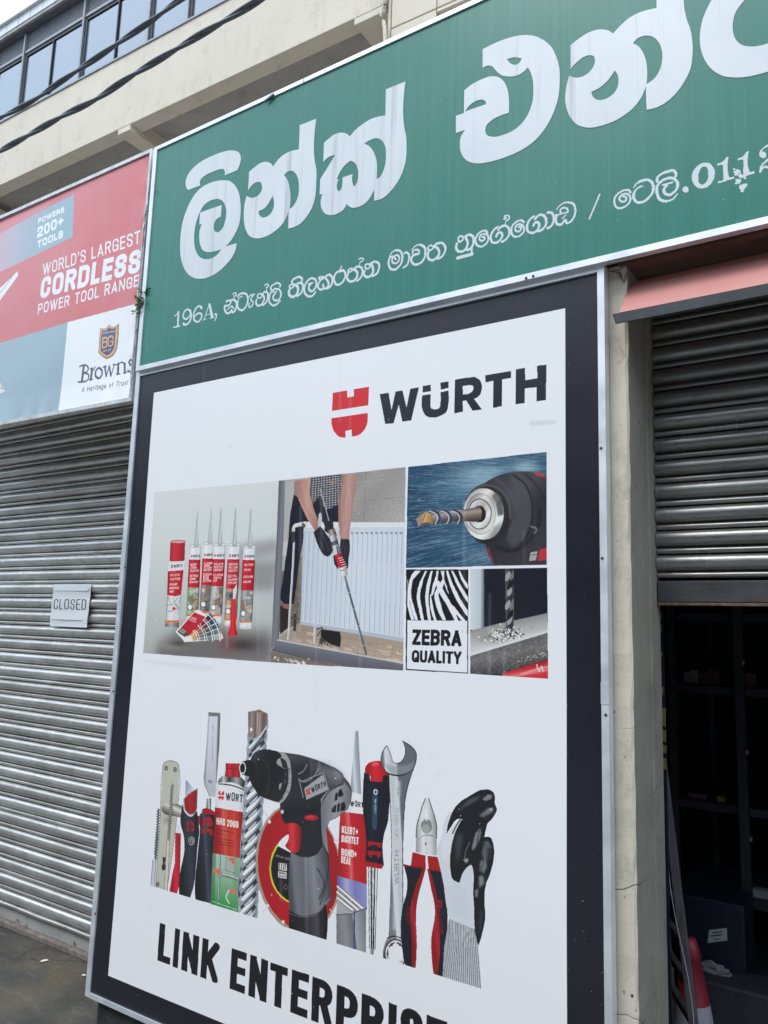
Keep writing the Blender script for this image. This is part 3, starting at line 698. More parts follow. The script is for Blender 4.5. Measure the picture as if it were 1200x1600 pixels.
S(7,"112,1316 1040,1490",(178,186,194),sm=False)
S(4,"70,1392 560,1512",(50,50,58),sm=False)
P("60,1398 560,1512 600,1530 58,1482",(112,106,104))
for k in range(40):
    x=R.uniform(60,330);S(R.uniform(4,10),f"{x},{1430+(x-60)*.18+R.uniform(0,26)} {x+10},{1436+(x-60)*.18+R.uniform(0,26)}",R.choice([(210,208,204),(180,170,160),(90,84,80),(230,228,224)]),sm=False)
# gloves and gun
P("380,525c 427,480c 470,535 500,580 522,630 515,672 478,704 450,690 420,640 395,580",(44,46,56))
P("576,574c 641,576c 645,640 635,720 620,800 600,812c 575,700",(46,48,58))
P("523,700 545,692 560,760 556,800 530,760",(42,42,50))
for s in ["430,520 470,600 490,660","600,600 610,680","410,560 450,640"]: S(4,s,(82,84,94),a=.6)
S(30,"425,275 440,350 460,430 480,500",(46,48,56));S(46,"500,440 505,500",(44,46,52));S(30,"470,505 490,515",(50,50,56))
S(8,"430,215 460,320 490,435",(190,196,202),sm=False);S(3,"430,215 490,435",(90,92,98),sm=False)
cg=('L',"530,700 592,680",[(0,(120,130,140)),(.4,(200,208,216)),(1,(120,128,138))])
def seg(w,a,b,c):
    x0,y0=a;x1,y1=b;import math as m
    L=m.hypot(x1-x0,y1-y0);nx,ny=-(y1-y0)/L*w/2,(x1-x0)/L*w/2
    P(f"{x0+nx:.0f},{y0+ny:.0f} {x1+nx:.0f},{y1+ny:.0f} {x1-nx:.0f},{y1-ny:.0f} {x0-nx:.0f},{y0-ny:.0f}",('L',f"{x0+nx:.0f},{y0+ny:.0f} {x0-nx:.0f},{y0-ny:.0f}",c))
ms=[(0,(130,136,146)),(.35,(196,202,210)),(.7,(150,156,166)),(1,(96,102,112))]
seg(52,(508,505),(528,560),[(0,(110,90,84)),(.5,(168,160,156)),(1,(70,66,66))]);seg(54,(516,548),(532,592),ms);seg(52,(528,590),(540,625),[(0,(60,66,76)),(.5,(100,110,122)),(1,(50,54,62))])
seg(54,(538,620),(560,690),ms);S(8,"548,630 560,684",(50,62,80),sm=False)
seg(56,(556,686),(592,786),[(0,(140,30,44)),(.4,(184,52,66)),(1,(130,28,42))])
seg(54,(590,784),(604,844),[(0,(168,172,182)),(.4,(210,215,222)),(1,(150,154,164))]);S(4,"578,806 612,800",(60,62,74),sm=False)
for i in range(5): S(5,f"{560+i*8},{718+i*16} {590+i*8},{710+i*16}",(220,196,202),sm=False)
seg(14,(606,845),(766,1425),[(0,(92,104,116)),(.4,(150,162,172)),(1,(80,92,104))])
for p in [(640,968),(672,1090),(706,1220),(742,1360)]: S(5,f"{p[0]-9},{p[1]+2} {p[0]+9},{p[1]-3}",(170,178,186),sm=False)
CLIP()
# ---- photo 3 : chuck
reg(620,690,4.212)
P("60,150 1000,50 1000,1560 40,1520",WH)
ph3="76,166 986,68 986,811 61,832"
CLIP(ph3)
P(ph3,('L',"100,200 900,700",[(0,(34,66,96)),(.5,(38,72,102)),(1,(36,60,88))]))
B(560,250,260,150,(112,150,172),.75);B(850,170,110,60,(130,164,184),.7);B(330,330,200,120,(74,116,144),.5);B(400,640,260,90,(66,104,132),.6);B(150,520,120,200,(30,58,86),.6);B(540,740,140,60,(104,140,162),.6)
NOISE(ph3,'streak',(156,188,204),.5,11);NOISE(ph3,'streak',(20,38,60),.5,12);B(560,230,230,110,(150,184,202),.45);B(840,160,110,50,(160,190,206),.4);NOISE(ph3,'streak',(196,216,226),.22,13)
P("560,285c 640,235 740,203c 880,200 930,210 986,232c 986,812c 642,812c 600,740 585,680c 520,650 470,580 440,470 460,370 500,320",('L',"600,250 900,700",[(0,(56,58,66)),(.35,(66,68,76)),(.6,(46,48,56)),(1,(56,56,64))]))
P("740,203 800,200 880,300 900,470 850,640 760,700 720,640 780,480 760,330",(74,78,88),a=.8,blur=8)
S(12,"760,215 850,290 890,420 880,560 820,680",(28,30,38),a=.9,blur=3)
S(8,"840,210 930,300 985,420",(32,34,42),a=.8,blur=2);S(18,"650,690 760,720 860,660 930,560 940,440",(26,28,36),a=.8,blur=4)
S(14,"640,240 740,330 770,460 740,600",(92,96,106),a=.5,blur=6)
E(592,468,150,190,(44,46,52));E(592,468,150,190,(30,30,36),w=5)
S(16,"505,320 580,285 670,310 735,400 745,500",(92,94,100),a=.7,blur=3)
E(570,476,134,170,('L',"470,350 690,620",[(0,(150,154,158)),(.22,(206,210,214)),(.42,(150,154,158)),(.55,(196,202,206)),(.75,(216,220,222)),(1,(120,122,124))]))
P("690,360 705,480 665,490 650,400",(70,72,76),a=.85,blur=5);P("650,330 690,370 650,400 625,360",(90,90,92),a=.8,blur=4);P("470,560 520,620 560,640 520,560",(230,234,236),a=.7,blur=5);P("640,560 690,540 660,610 600,640",(130,134,136),a=.7,blur=6)
E(550,476,100,134,('L',"460,400 640,560",[(0,(120,124,130)),(.3,(200,204,208)),(.6,(170,176,180)),(1,(205,210,212))]));E(550,476,100,134,(110,112,118),w=3)
E(545,476,76,99,('L',"470,400 620,560",[(0,(206,210,214)),(.4,(160,164,170)),(.7,(210,214,218)),(1,(150,154,160))]));E(545,476,76,99,(40,42,46),w=5)
E(543,476,44,56,(40,36,36));S(6,"520,430 560,425 585,460",(130,110,90),a=.7)
P("425,450 545,428 560,460 555,510 540,528 425,524",('L',"480,435 485,528",[(0,(70,66,66)),(.3,(150,144,140)),(.6,(110,100,96)),(1,(60,54,54))]))
P("150,475c 200,462 260,458 330,452 430,448c 430,522c 380,515 360,528 345,520 305,540 285,528 240,548 220,540 170,556 145,560c",('L',"300,450 310,540",[(0,(92,94,104)),(.35,(140,144,154)),(.7,(84,84,92)),(1,(60,58,62))]))
for x in (250,325,395): 
    S(12,f"{x-20},455 {x+18},470 {x+35},505 {x+20},535",(54,56,64));S(7,f"{x-35},458 {x+2},472 {x+18},508 {x+4},540",(176,180,190))
P("127,505 190,462 232,480 243,520 236,545 200,528 160,535 145,565",('L',"130,500 240,520",[(0,(120,100,74)),(.5,(186,156,104)),(1,(130,104,74))]));P("127,505 160,490 175,520 145,565",(140,130,118));S(4,"190,465 175,520",(80,66,50),sm=False)
P("900,204 945,205 978,235 920,226",(160,62,74));P("940,708 986,700 986,780 925,785",(170,54,66),a=.95);P("880,728 928,722 915,780 868,786",(150,154,162));S(5,"885,745 918,742",(70,70,78),sm=False)
P("590,700 605,695 640,800 625,800",(120,50,62));S(10,"880,560 920,575 905,605",(170,172,178),a=.6,blur=2)
CLIP()
# zebra box
P("62,842 470,842 468,1527 58,1503",(30,32,42));P("70,1176 464,1180 462,1520 66,1496",WH)
CLIP("72,850 468,850 466,1180 68,1172")
P("72,850 468,850 466,1180 68,1172",(30,32,42))
for w,s in [(20,"60,880 70,980 80,1080 105,1172"),(22,"145,846:30 100,900 86,980:16 100,1080 130,1172:18"),(22,"195,846:14 160,930 142,1010:24 155,1100 170,1172:18"),(22,"232,846:12 210,930:24 198,1010:22 204,1100 215,1172:18"),(22,"268,846:14 262,900 246,950:24 232,1010:12"),(20,"222,1010:8 228,1080:20 252,1172:18"),
            (26,"305,846:12 300,930 262,1000:30 275,1080:34 312,1172:22"),(20,"270,930:30 300,1000:34 330,1050:30 390,1172:24"),(22,"330,846:14 355,930:20 385,1000:26 430,1080:26 470,1140:26"),(20,"345,1060:4 375,1100:22 440,1180:20"),(16,"362,846:12 395,920:20 440,1000:22 472,1050:22"),(14,"410,846:10 430,900:18 468,960:22"),(10,"290,846:6 325,960:10 340,1000:4")]:
    S(w,s,WH)
CLIP()
T("ZEBRA",(100,1338),(425,1348),(104,1236),BK,tx=.24,ty=.22,gap=.1)
T("QUALITY",(98,1452),(424,1465),(100,1372),BK,tx=.24,ty=.22,gap=.08)
E(426,1249,7,8,BK,w=2)
# photo 4
ph4="482,838 988,831 993,1560 482,1527"
CLIP(ph4)
P(ph4,(28,33,48));P("470,838 575,838 575,1240 470,1240",('L',"490,1000 590,1000",[(0,(184,198,208)),(.6,(170,184,196)),(1,(40,46,60))]))
P("482,1245c 560,1225 988,1128c 990,1258c 482,1412c",('L',"600,1180 640,1400",[(0,(110,116,120)),(.35,(150,155,158)),(.7,(178,184,190)),(1,(200,208,216))]))
B(620,1290,90,40,(90,92,94),.5);P("482,1395 990,1240 990,1262 482,1420",(196,205,214),a=.8,blur=4)
P("482,1412 990,1258 993,1432 700,1530 482,1530",('L',"700,1300 740,1500",[(0,(74,76,82)),(.5,(100,102,106)),(1,(60,60,66))]));NOISE("482,1412 990,1258 993,1432 700,1530 482,1530",'grain',(160,164,166),.3,21)
for k in range(60):
    x=R.uniform(790,990);y=1450-(x-790)*.26+R.uniform(-16,10);S(4,f"{x},{y} {x+R.uniform(4,14)},{y-4}",R.choice([(150,160,150),(200,205,205),(60,66,60)]),sm=False,a=.8)
P("690,1530 993,1428 993,1562 700,1545",('L',"840,1460 860,1560",[(0,(120,34,44)),(.4,(180,50,62)),(.7,(206,120,124)),(.8,(190,60,70)),(1,(180,50,62))]))
S(10,"820,1530 900,1505 985,1482",(216,180,182),a=.8,blur=3);S(10,"920,1470 935,1510 950,1480 960,1510",(190,190,196),a=.9)
P("714,838 768,838 768,1235 742,1288 716,1235",('L',"714,1000 768,1000",[(0,(90,92,100)),(.3,(60,60,70)),(.8,(44,44,54)),(1,(90,84,84))]))
for (x,y) in [(727,890),(738,990),(726,1080),(738,1180)]:
    P(f"{x-14},{y+30}c {x-8},{y-20} {x+16},{y-40}c {x+20},{y-10} {x+6},{y+20}",(142,146,154))
for (x,y) in [(752,900),(750,1090)]: P(f"{x},{y+50}c {x-8},{y} {x+12},{y-60}c {x+16},{y}",(110,106,110))
for (x,y) in [(745,940),(742,1140)]: P(f"{x-20},{y+40}c {x-10},{y-10} {x+20},{y-40}c {x+20},{y}",(30,32,42))
for k in range(230):
    x=R.gauss(715,62);y=1290-abs(R.gauss(0,34))-(x-715)*.12+R.uniform(-4,26)
    S(R.uniform(3,7),f"{x:.0f},{y:.0f} {x+R.uniform(-10,10):.0f},{y+R.uniform(-10,8):.0f} {x+R.uniform(-8,12):.0f},{y+R.uniform(-4,10):.0f}",R.choice([(226,230,234),(190,194,198),(60,62,68),(120,124,128),(210,214,216)]))
CLIP()
# ------------------------------------------------------------ tool row
reg(220,1090,4.445)
CL="-30,0 3200,0 3200,2277 68,1308 -30,1278"
CLIP(CL)
OUT=(70,76,86)
P("100,1325c 135,800 150,500c 158,455 205,438 256,455 268,510c 255,760 228,1000 178,1345c",(168,176,168));S(3,"100,1325 135,800 150,500 158,458 205,438 256,458 268,512 255,760 228,1000 178,1345",OUT)
for x,y in [(176,490),(238,500),(115,1298)]: E(x,y,11,15,(128,132,128));E(x,y,11,15,(70,72,74),w=3);S(3,f"{x-6},{y+6} {x+6},{y-6}",(60,62,64))
P("148,1110c 165,1108 170,1130 163,1150 172,1190 150,1203 142,1180 150,1150",(50,50,54))
B(190,850,40,30,(110,112,110),.6)
P("175,735c 240,738 300,760c 296,838c 220,822 180,815 145,790 150,750",('L',"230,738 215,825",[(0,(110,112,114)),(.3,(200,202,200)),(.6,(140,140,138)),(1,(80,80,82))]))
S(4,"220,742 222,818",(70,72,72));S(5,"160,800 180,812",(70,70,72))
S(22,"122,780:16 112,960 98,1130",(104,110,118));
for i in range(19): y=785+i*18.5;x=123-i*1.3;S(5,f"{x-12},{y+5} {x+11},{y-4}",(44,50,58),sm=False)
S(24,"92,1130 80,1310",(176,186,200),sm=False);S(4,"80,1130 68,1308",(50,54,62),sm=False);S(4,"103,1130 93,1312",(60,64,72),sm=False)
S(18,"222,582:4 214,640:16 205,800 190,1005",(150,146,144));
for i in range(24): y=612+i*16.5;x=218-i*1.2;S(4.5,f"{x-10},{y+5} {x+10},{y-4}",(56,56,62),sm=False)
S(22,"188,1005 170,1345",(190,188,184),sm=False);S(3,"178,1005 160,1340",(60,62,70),sm=False);S(3,"198,1005 181,1345",(60,62,70),sm=False)
P("245,870 268,895 276,945 238,942",(196,204,216))
P("237,940 277,944 272,1150 266,1300 245,1370 195,1350 215,1230 233,1150",('L',"215,1200 275,1200",[(0,(150,26,50)),(.4,(190,44,68)),(1,(140,24,46))]))
for i in range(12): S(3,f"238,{1000+i*20} 262,{1003+i*20}",(130,22,44),sm=False,a=.8)
P("312,570 372,636 306,700",('L',"310,600 360,650",[(0,(120,136,166)),(1,(190,202,216))]))
P("292,705c 330,665 397,625c 394,700 390,770c 370,810 345,822 315,800 296,770c",(170,176,182))
P("300,705c 340,665 392,634c 388,770c 368,804 345,812 318,795 304,765c",('L',"300,720 392,720",[(0,(120,22,34)),(.5,(156,38,50)),(1,(118,24,36))]))
for x in (330,348,366): S(3,f"{x},670 {x-4},790",(110,22,34),sm=False)
P("290,735c 300,790 345,828 388,785c 398,850 404,930 392,1030 384,1130 365,1300 338,1396c 262,1375c 268,1230 300,1060 296,960 274,870 278,800",('L',"270,1050 400,1050",[(0,(30,34,44)),(.5,(54,60,72)),(1,(34,38,48))]))
P("318,870 334,855 334,895 318,895",(150,34,46));P("348,850 366,870 366,895 348,895",(150,34,46));P("318,905 334,905 334,930 318,922",(150,34,46));P("348,905 370,905 366,930 348,930",(150,34,46))
E(350,996,20,26,(60,64,72));E(350,996,20,26,(170,176,184),w=4);S(4,"340,1000 350,985 360,990 352,1010",(190,196,204))
P("395,820 415,820 412,905 400,870",(150,30,42))
P("468,100 552,108 545,330 528,560 516,690 478,690 440,600 436,560 455,330",('L',"440,400 545,410",[(0,(110,116,124)),(.2,(160,168,178)),(.8,(168,178,190)),(.86,(104,108,114)),(1,(84,88,94))]))
P("476,130 530,134 520,500 515,640 490,672 455,600 452,560 465,330",('L',"470,200 500,650",[(0,(188,200,216)),(.5,(178,190,206)),(1,(160,172,186))]))
S(3,"440,600 478,690",(70,74,80));P("468,100 552,108 550,130 472,128",(110,112,114))
for a,b in [("503,190","503,245"),("495,190","495,215"),("500,265","497,440")]:
    S(3,f"{a} {b}",(110,116,128),sm=False)
T("20",(492,598),(470,590),(492,578),(70,74,84),tx=.2)
P("458,700 488,700 486,790 452,785",('L',"455,740 488,740",[(0,(70,74,80)),(.5,(190,196,202)),(1,(60,64,70))]))
P("425,775c 455,768 490,780 518,800c 514,832c 415,835c",(140,32,42))
P("410,805c 516,818c 514,900 502,1000 500,1100 490,1250 492,1432c 375,1405c 372,1300 388,1130 405,960",('L',"380,1100 505,1100",[(0,(30,34,42)),(.45,(44,50,60)),(.55,(64,76,92)),(.75,(46,54,66)),(1,(28,32,40))]))
P("426,880c 435,845 480,830 497,880c 497,898c 424,890c",(150,36,46));P("422,905 496,912 496,960 475,955 475,935 445,930 445,950 420,940",(150,36,46));S(14,"460,850 458,925",(70,78,92),a=.8,sm=False)
# can
P("520,600c 545,560 600,548c 680,560 725,620c 720,790c 515,765c",('L',"515,680 720,690",[(0,(186,196,210)),(.2,(205,213,222)),(.8,(200,208,218)),(1,(168,178,190))]))
P("535,590c 560,548 600,540c 690,548 728,600 715,630c 640,590 580,590",('L',"540,580 720,600",[(0,(60,68,70)),(.2,(180,188,190)),(.4,(50,58,60)),(.7,(150,160,160)),(1,(40,46,50))]));S(7,"540,600 620,608 715,640",(54,62,64))
P("590,455 690,458 688,495 692,556 582,548 588,500",('L',"585,500 692,505",[(0,(120,26,40)),(.3,(186,50,64)),(.5,(150,34,48)),(.8,(170,44,56)),(1,(110,24,36))]));S(4,"590,492 690,498",(96,22,32),sm=False)
P("514,762 716,798 690,1116 498,1080",('L',"510,900 710,920",[(0,(120,30,40)),(.2,(160,42,50)),(.4,(182,84,62)),(.5,(170,52,54)),(.7,(184,70,60)),(.9,(150,38,46)),(1,(110,28,38))]))
P("498,1080 690,1116 672,1520 480,1440",('L',"590,1080 575,1480",[(0,(160,184,176)),(.4,(132,170,150)),(.75,(84,152,104)),(1,(52,124,74))]))
P("498,1080 520,1085 505,1450 480,1440",(60,96,72),a=.6,blur=5);P("640,1100 690,1116 672,1510 640,1500",(90,140,110),a=.5,blur=8)
S(14,"548,1095 540,1400",(96,120,116),sm=False);S(5,"544,1095 536,1400",(160,180,176),sm=False);P("590,1110 650,1120 650,1220 585,1200",(150,164,166));S(3,"590,1110 650,1120 650,1220 585,1200 590,1110",(90,104,104),sm=False)
S(22,"540,1225 600,1240 690,1270",(104,116,118));S(7,"545,1222 600,1234 690,1264",(180,190,190))
E(545,1235,18,26,(130,140,140))
for s in ["500,1185 535,1195 530,1180 560,1215 525,1235 528,1220 500,1215","610,1110 635,1120 632,1105 655,1140 650,1165 625,1150 628,1140 608,1130","600,1325 635,1335 630,1322 665,1350 645,1375 640,1360 600,1345"]: P(s,(190,110,88))
E(600,1330,16,20,(120,140,132));S(10,"610,1340 590,1385 610,1430",(190,204,196));S(6,"490,1415 560,1440 660,1475",(150,200,160))
logo((535,712),(735,735),(540,648),ck=(44,48,60))
T("HHS 2000",(523,880),(676,908),(525,832),(222,214,214),tx=.2,gap=.2)
for y in (915,935,975,995,1012): S(3.5,f"{520},{y} {640 if y!=935 else 580},{y+22}",(60,30,34),sm=False,a=.85)
# SDS bit
P("745,285c 735,420 722,600 710,800 690,1000 682,1200 665,1380 700,1520c 800,1560c 815,1350 830,1050 845,800 862,520 870,290c",(126,138,152))
P("752,285c 742,420 729,600 717,800 697,1000 689,1200 674,1380 700,1520c 790,1560c 806,1350 822,1050 838,800 855,520 863,290c",(52,60,70))
for k in range(-1,15):
    y=240+k*88;L=lambda yy:743-(yy-285)*.055;Rr=lambda yy:873-(yy-285)*.057
    xl=L(y+150);xr=Rr(y);xm=(xl+xr)/2
    E(xl+9,y+112,13,34,(150,162,176),a=.95,rot=8);E(xr-8,y+34,13,36,(140,152,168),a=.95,rot=8)
    P(f"{xl-2},{y+140}c {xl+26},{y+84} {xm},{y+46} {xr-26},{y+8} {xr+1},{y-22}c {xr+2},{y+12} {xr-22},{y+44} {xm+14},{y+84} {xl+30},{y+136} {xl+8},{y+168}c",(132,144,158))
    P(f"{xl+10},{y+112}c {xl+34},{y+78} {xm},{y+52} {xr-20},{y+10}c {xr-34},{y+36} {xm+4},{y+76} {xl+26},{y+118}c",(208,218,226))
    S(7,f"{xl+10},{y+158}:2 {xm+12},{y+92}:8 {xr-4},{y+24}:2",(40,46,54))
    P(f"{xl+30},{y+146}c {xm+6},{y+104} {xm+26},{y+86}c {xm+18},{y+116} {xl+40},{y+150}c",(168,180,192))
P("745,98 790,92 822,82 835,95 884,112 880,180 862,270 858,285 748,272 745,170",('L',"745,180 884,190",[(0,(98,90,88)),(.2,(140,130,128)),(.38,(96,86,84)),(.5,(176,164,160)),(.75,(92,84,84)),(1,(120,112,112))]))
P("745,98 790,92 822,82 884,112 820,105",(120,112,108));P("760,205 782,222 760,240",(210,214,220));S(3,"822,85 812,270",(70,64,66),sm=False)
S(16,"880,200 820,290 760,360",(130,142,156));S(6,"876,196 815,286 756,352",(206,214,222));S(9,"872,230 820,310 770,370",(48,54,62))
# disc + driver
reg(360,1090,4.104)
E(435,1095,275,420,(150,136,128),rot=-6)
E(438,1090,262,402,('L',"180,900 700,1200",[(0,(146,30,42)),(.5,(160,38,50)),(1,(140,30,42))]),rot=-6)
E(432,1100,184,228,(190,188,60));E(436,1100,176,218,(36,38,44))
P("300,950c 330,905 362,880c 400,880c 400,1000c",WH)
S(4,"268,960 256,1060 270,1170",(90,90,50),a=.7)
for i,(x,y) in enumerate([(288,1018)]): 
    T("230 X 2,6 X 22,23",(288,1020),(378,1040),(290,1008),(190,192,196),tx=.12)
P("308,1058 362,1066 360,1112 307,1104",(196,200,204));P("306,1112 360,1120 358,1162 304,1152",(196,200,204))
for x in (316,330,344,354): S(5,f"{x},1064 {x-6},1104",(44,46,52),sm=False)
T("ZEBRA",(310,1130),(356,1138),(311,1117),BK,tx=.24);T("QUALITY",(308,1148),(354,1156),(309,1137),BK,tx=.24)
E(353,1216,12,14,(120,122,126),w=3)
for x,y,dx,dy in [(250,796,-28,-56),(236,1336,-32,40),(335,1440,-8,46),(675,924,28,-26),(672,1382,-30,-12)]:
    E(x,y,10,11,(222,208,212));S(5,f"{x},{y} {x+dx*.5+4},{y+dy*.5} {x+dx},{y+dy}",(206,180,186))
# tube
reg(520,1130,3.722)
P("133,44 150,44 168,412 103,398",('L',"110,300 165,300",[(0,(132,148,160)),(.35,(188,202,212)),(.6,(150,166,178)),(1,(120,136,150))]))
P("100,395 170,412 200,440 200,530 45,512 62,470",('L',"60,470 200,480",[(0,(176,190,206)),(.5,(208,217,226)),(1,(200,210,220))]))
P("45,512 200,530 200,940 25,886",('L',"40,700 200,710",[(0,(150,38,48)),(.25,(176,48,58)),(.38,(196,100,104)),(.5,(172,42,52)),(1,(158,36,46))]))
P("25,886 200,936 200,1085 100,1020 28,960",('L',"30,930 200,950",[(0,(84,92,150)),(.3,(150,158,204)),(.6,(110,116,176)),(1,(130,138,190))]))
P("28,950 100,990 190,1070 200,1085 20,1120",(150,158,168))
for d in (0,34,68): 
    S(13,f"28,{948+d} {175-d*.9},{1078+d*.1}",(206,212,220),sm=False);S(4,f"28,{958+d} {170-d*.9},{1088+d*.1}",(90,98,108),sm=False);S(4,f"28,{938+d} {180-d*.9},{1068+d*.1}",(70,76,90),sm=False)
P("20,1112 115,1105 195,1072 192,1340 20,1288",('L',"20,1200 195,1200",[(0,(110,116,124)),(.3,(128,134,144)),(.6,(96,102,112)),(.62,(150,158,168)),(1,(110,116,126))]))
S(8,"126,1095 124,1320",(44,60,120),sm=False);S(4,"20,1114 115,1106 195,1074",(60,66,76),sm=False)
T("WÜRTH",(103,482),(200,492),(105,452),BK,tx=.2)
for t,x0,y0,x1,y1,h in [("KLEBT+",54,638,148,652,42),("DICHTET",52,690,152,706,42),("BOND+",50,768,140,784,42),("SEAL",48,812,106,824,42)]:
    T(t,(x0,y0),(x1,y1),(x0+2,y0-h),(214,208,212),tx=.2,gap=.15)
reg(360,1090,4.104)
# driver
P("735,510c 775,570 778,650 755,715c 680,772c 640,790c 622,830 622,900 632,1000 640,1150 640,1300 610,1340 520,1392 470,1402 375,1366c 372,1200 385,1010 390,985c",('L',"380,1150 645,1150",[(0,(70,76,84)),(.12,(104,112,124)),(.35,(92,98,108)),(.6,(120,128,138)),(.8,(88,94,104)),(1,(58,62,70))]))
P("590,640c 640,590 735,545c 775,600 772,660 752,715c 680,770c 640,792c 618,830 622,900 630,1000c 605,960c 588,880 580,760",('L',"600,650 770,690",[(0,(104,110,120)),(.5,(136,144,154)),(1,(96,102,110))]))
P("345,352c 440,365 560,400c 640,435 690,460 730,505 728,555c 640,592 590,640 582,700 584,800 592,940c 560,1000 510,1022 460,1022 385,990c 396,900 392,830c 345,800 325,745 318,680c 365,620 392,540 390,470 378,400",('L',"450,380 520,820",[(0,(64,68,76)),(.15,(44,47,54)),(.5,(48,51,59)),(.8,(36,39,46)),(1,(42,45,52))]))
P("500,420 640,440 725,500 735,560 660,560 600,500",(116,122,132),a=.75,blur=22);P("640,450 700,478 728,512 700,520",(150,156,166),a=.6,blur=10);P("600,520 725,545 640,590 600,600",(96,102,112),a=.35,blur=10)
for s in ["436,490 470,470 493,428","436,520 470,540 540,500 565,455","440,520 470,640"]: S(6,s,(128,134,144))
S(5,"455,540 600,480 634,590",(130,136,144),sm=False)
S(5,"590,960 575,800 582,690 640,600 728,552",(28,30,36))
S(6,"600,950 630,1020 625,1130 575,1330",(36,40,46));S(6,"640,1290 600,1330 560,1385",(150,156,164),a=.7)
S(10,"560,1100 600,1180 570,1290",(44,48,56),a=.8,blur=2)
P("375,1366c 470,1402 545,1384 608,1322c 622,1400 612,1566c 370,1490c",('L',"370,1420 620,1450",[(0,(30,32,38)),(.5,(48,51,58)),(.75,(70,74,82)),(.85,(40,42,50)),(1,(30,32,38))]))
S(5,"375,1385 440,1405 520,1402 600,1345",(110,114,120),a=.7);
for i in range(6): S(5,f"575,{1400+i*14} 612,{1385+i*14}",(26,28,34),sm=False,a=.8)
P("355,808c 430,812 452,830c 456,880 450,940 440,980 420,995 385,985 350,950c 372,910 376,870",('L',"360,880 450,890",[(0,(150,34,46)),(.4,(196,56,68)),(1,(120,28,40))]))
E(520,770,46,20,(150,40,52));E(512,766,28,9,(190,70,80),a=.7)
E(333,732,10,14,(180,184,188));
P("474,582 598,490 632,590 490,656",(146,152,160))
reg(360,1090,4.104)
logo((492,632),(618,568),(484,590))
P("250,334 345,350 385,420 392,520 360,640 310,676 240,650",(44,46,54))
P("302,348c 345,352 376,390 390,450 392,520 385,590 360,640 325,678c 298,672c 350,612 372,540 372,470 355,400 325,360",(140,146,152))
P("305,350c 330,358 350,385 355,405c 330,388 302,395c 298,420 330,445 358,455c 352,548c 330,545 312,556 316,600 340,615c 320,655 300,670c 280,668c 330,560 335,450",(140,146,152))
T("10",(376,500),(386,455),(362,498),(30,32,40),tx=.2);T("7",(330,660),(345,650),(326,645),(30,32,40),tx=.2)
S(3,"372,545 385,548",(60,62,68));S(3,"360,600 374,606",(60,62,68))
P("124,420c 140,372 190,335 250,333c 300,345c 330,375 302,398c 298,420 325,448c 358,458c 350,546c 318,552 318,595 340,614c 330,648 306,670c 255,658 190,628 150,580 122,520",('L',"130,380 300,620",[(0,(58,62,70)),(.25,(40,42,48)),(.6,(34,36,42)),(1,(42,44,50))]))
S(8,"160,380 230,420 250,520 225,620",(60,64,70),a=.7,blur=2);E(183,400,15,20,(26,28,34));E(180,396,6,8,(120,124,130));E(155,548,12,16,(24,26,32))
for i in range(4): S(8,f"{272+i*18},478 {270+i*18},546",(24,26,30),sm=False)
P("88,408c 130,402 150,420 150,500 120,505 92,498c",(34,36,42))
E(84,452,24,44,(40,42,48));E(79,452,20,38,(30,32,38));E(78,452,19,35,(196,200,204),w=7);E(77,452,11,22,(20,22,26))
for s in ["700,592 715,585 728,625 705,640 690,625","676,612 690,605 690,655 670,662","712,675 735,668 742,700 735,722 706,728","690,680 706,676 700,730 684,732","668,690 684,686 676,735 656,736","655,700 662,697 656,735 649,732"]: P(s,(34,38,44))
reg(520,1130,3.722)
# screwdriver
P("208,826 264,838 249,1312 211,1306",(204,213,222))
for w,s_,c_ in ((4,"211,826 213,1306",(30,34,44)),(9,"226,830 224,1306",(34,38,48)),(5,"236,832 232,1308",(140,148,160)),(8,"247,834 237,1308",(30,34,44)),(4,"262,838 247,1312",(60,64,74))): S(w,s_,c_,sm=False)
P("216,1306 242,1310 236,1355 220,1350",('L',"216,1330 242,1332",[(0,(40,42,50)),(.3,(190,198,206)),(.5,(50,52,60)),(.8,(190,198,206)),(1,(40,42,50))]))
P("190,292c 196,245 240,220c 290,222 325,262 330,302c 300,330 290,342c 222,338c 215,300",('L',"190,280 330,290",[(0,(130,26,36)),(.4,(188,44,54)),(.8,(160,36,46)),(1,(120,24,34))]));E(250,238,22,10,(220,110,116),a=.7)
P("184,288c 215,298c 222,336c 290,342c 296,302c 330,302c 336,400 330,500 322,580 300,650 292,720 300,826c 190,805c 197,700 190,600 178,500 178,380",('L',"180,500 330,510",[(0,(22,26,38)),(.3,(36,42,56)),(.5,(26,34,50)),(.9,(30,34,46)),(1,(20,22,32))]))
P("236,385c 250,375 266,388c 262,500 258,610c 245,620 232,605c 232,500",(46,72,100));E(252,399,10,13,(212,220,228),w=5)
T("2.0X60 MM",(245,525),(245,440),(256,525),(170,184,196),tx=.16)
P("190,800 298,822 288,846 194,832",(150,32,42));P("208,683 284,694 283,722 262,720 262,708 228,704 228,716 206,712",(150,32,42));P("205,738c 282,746c 278,775 262,786c 262,768c 230,764c 228,782c 208,765",(150,32,42))
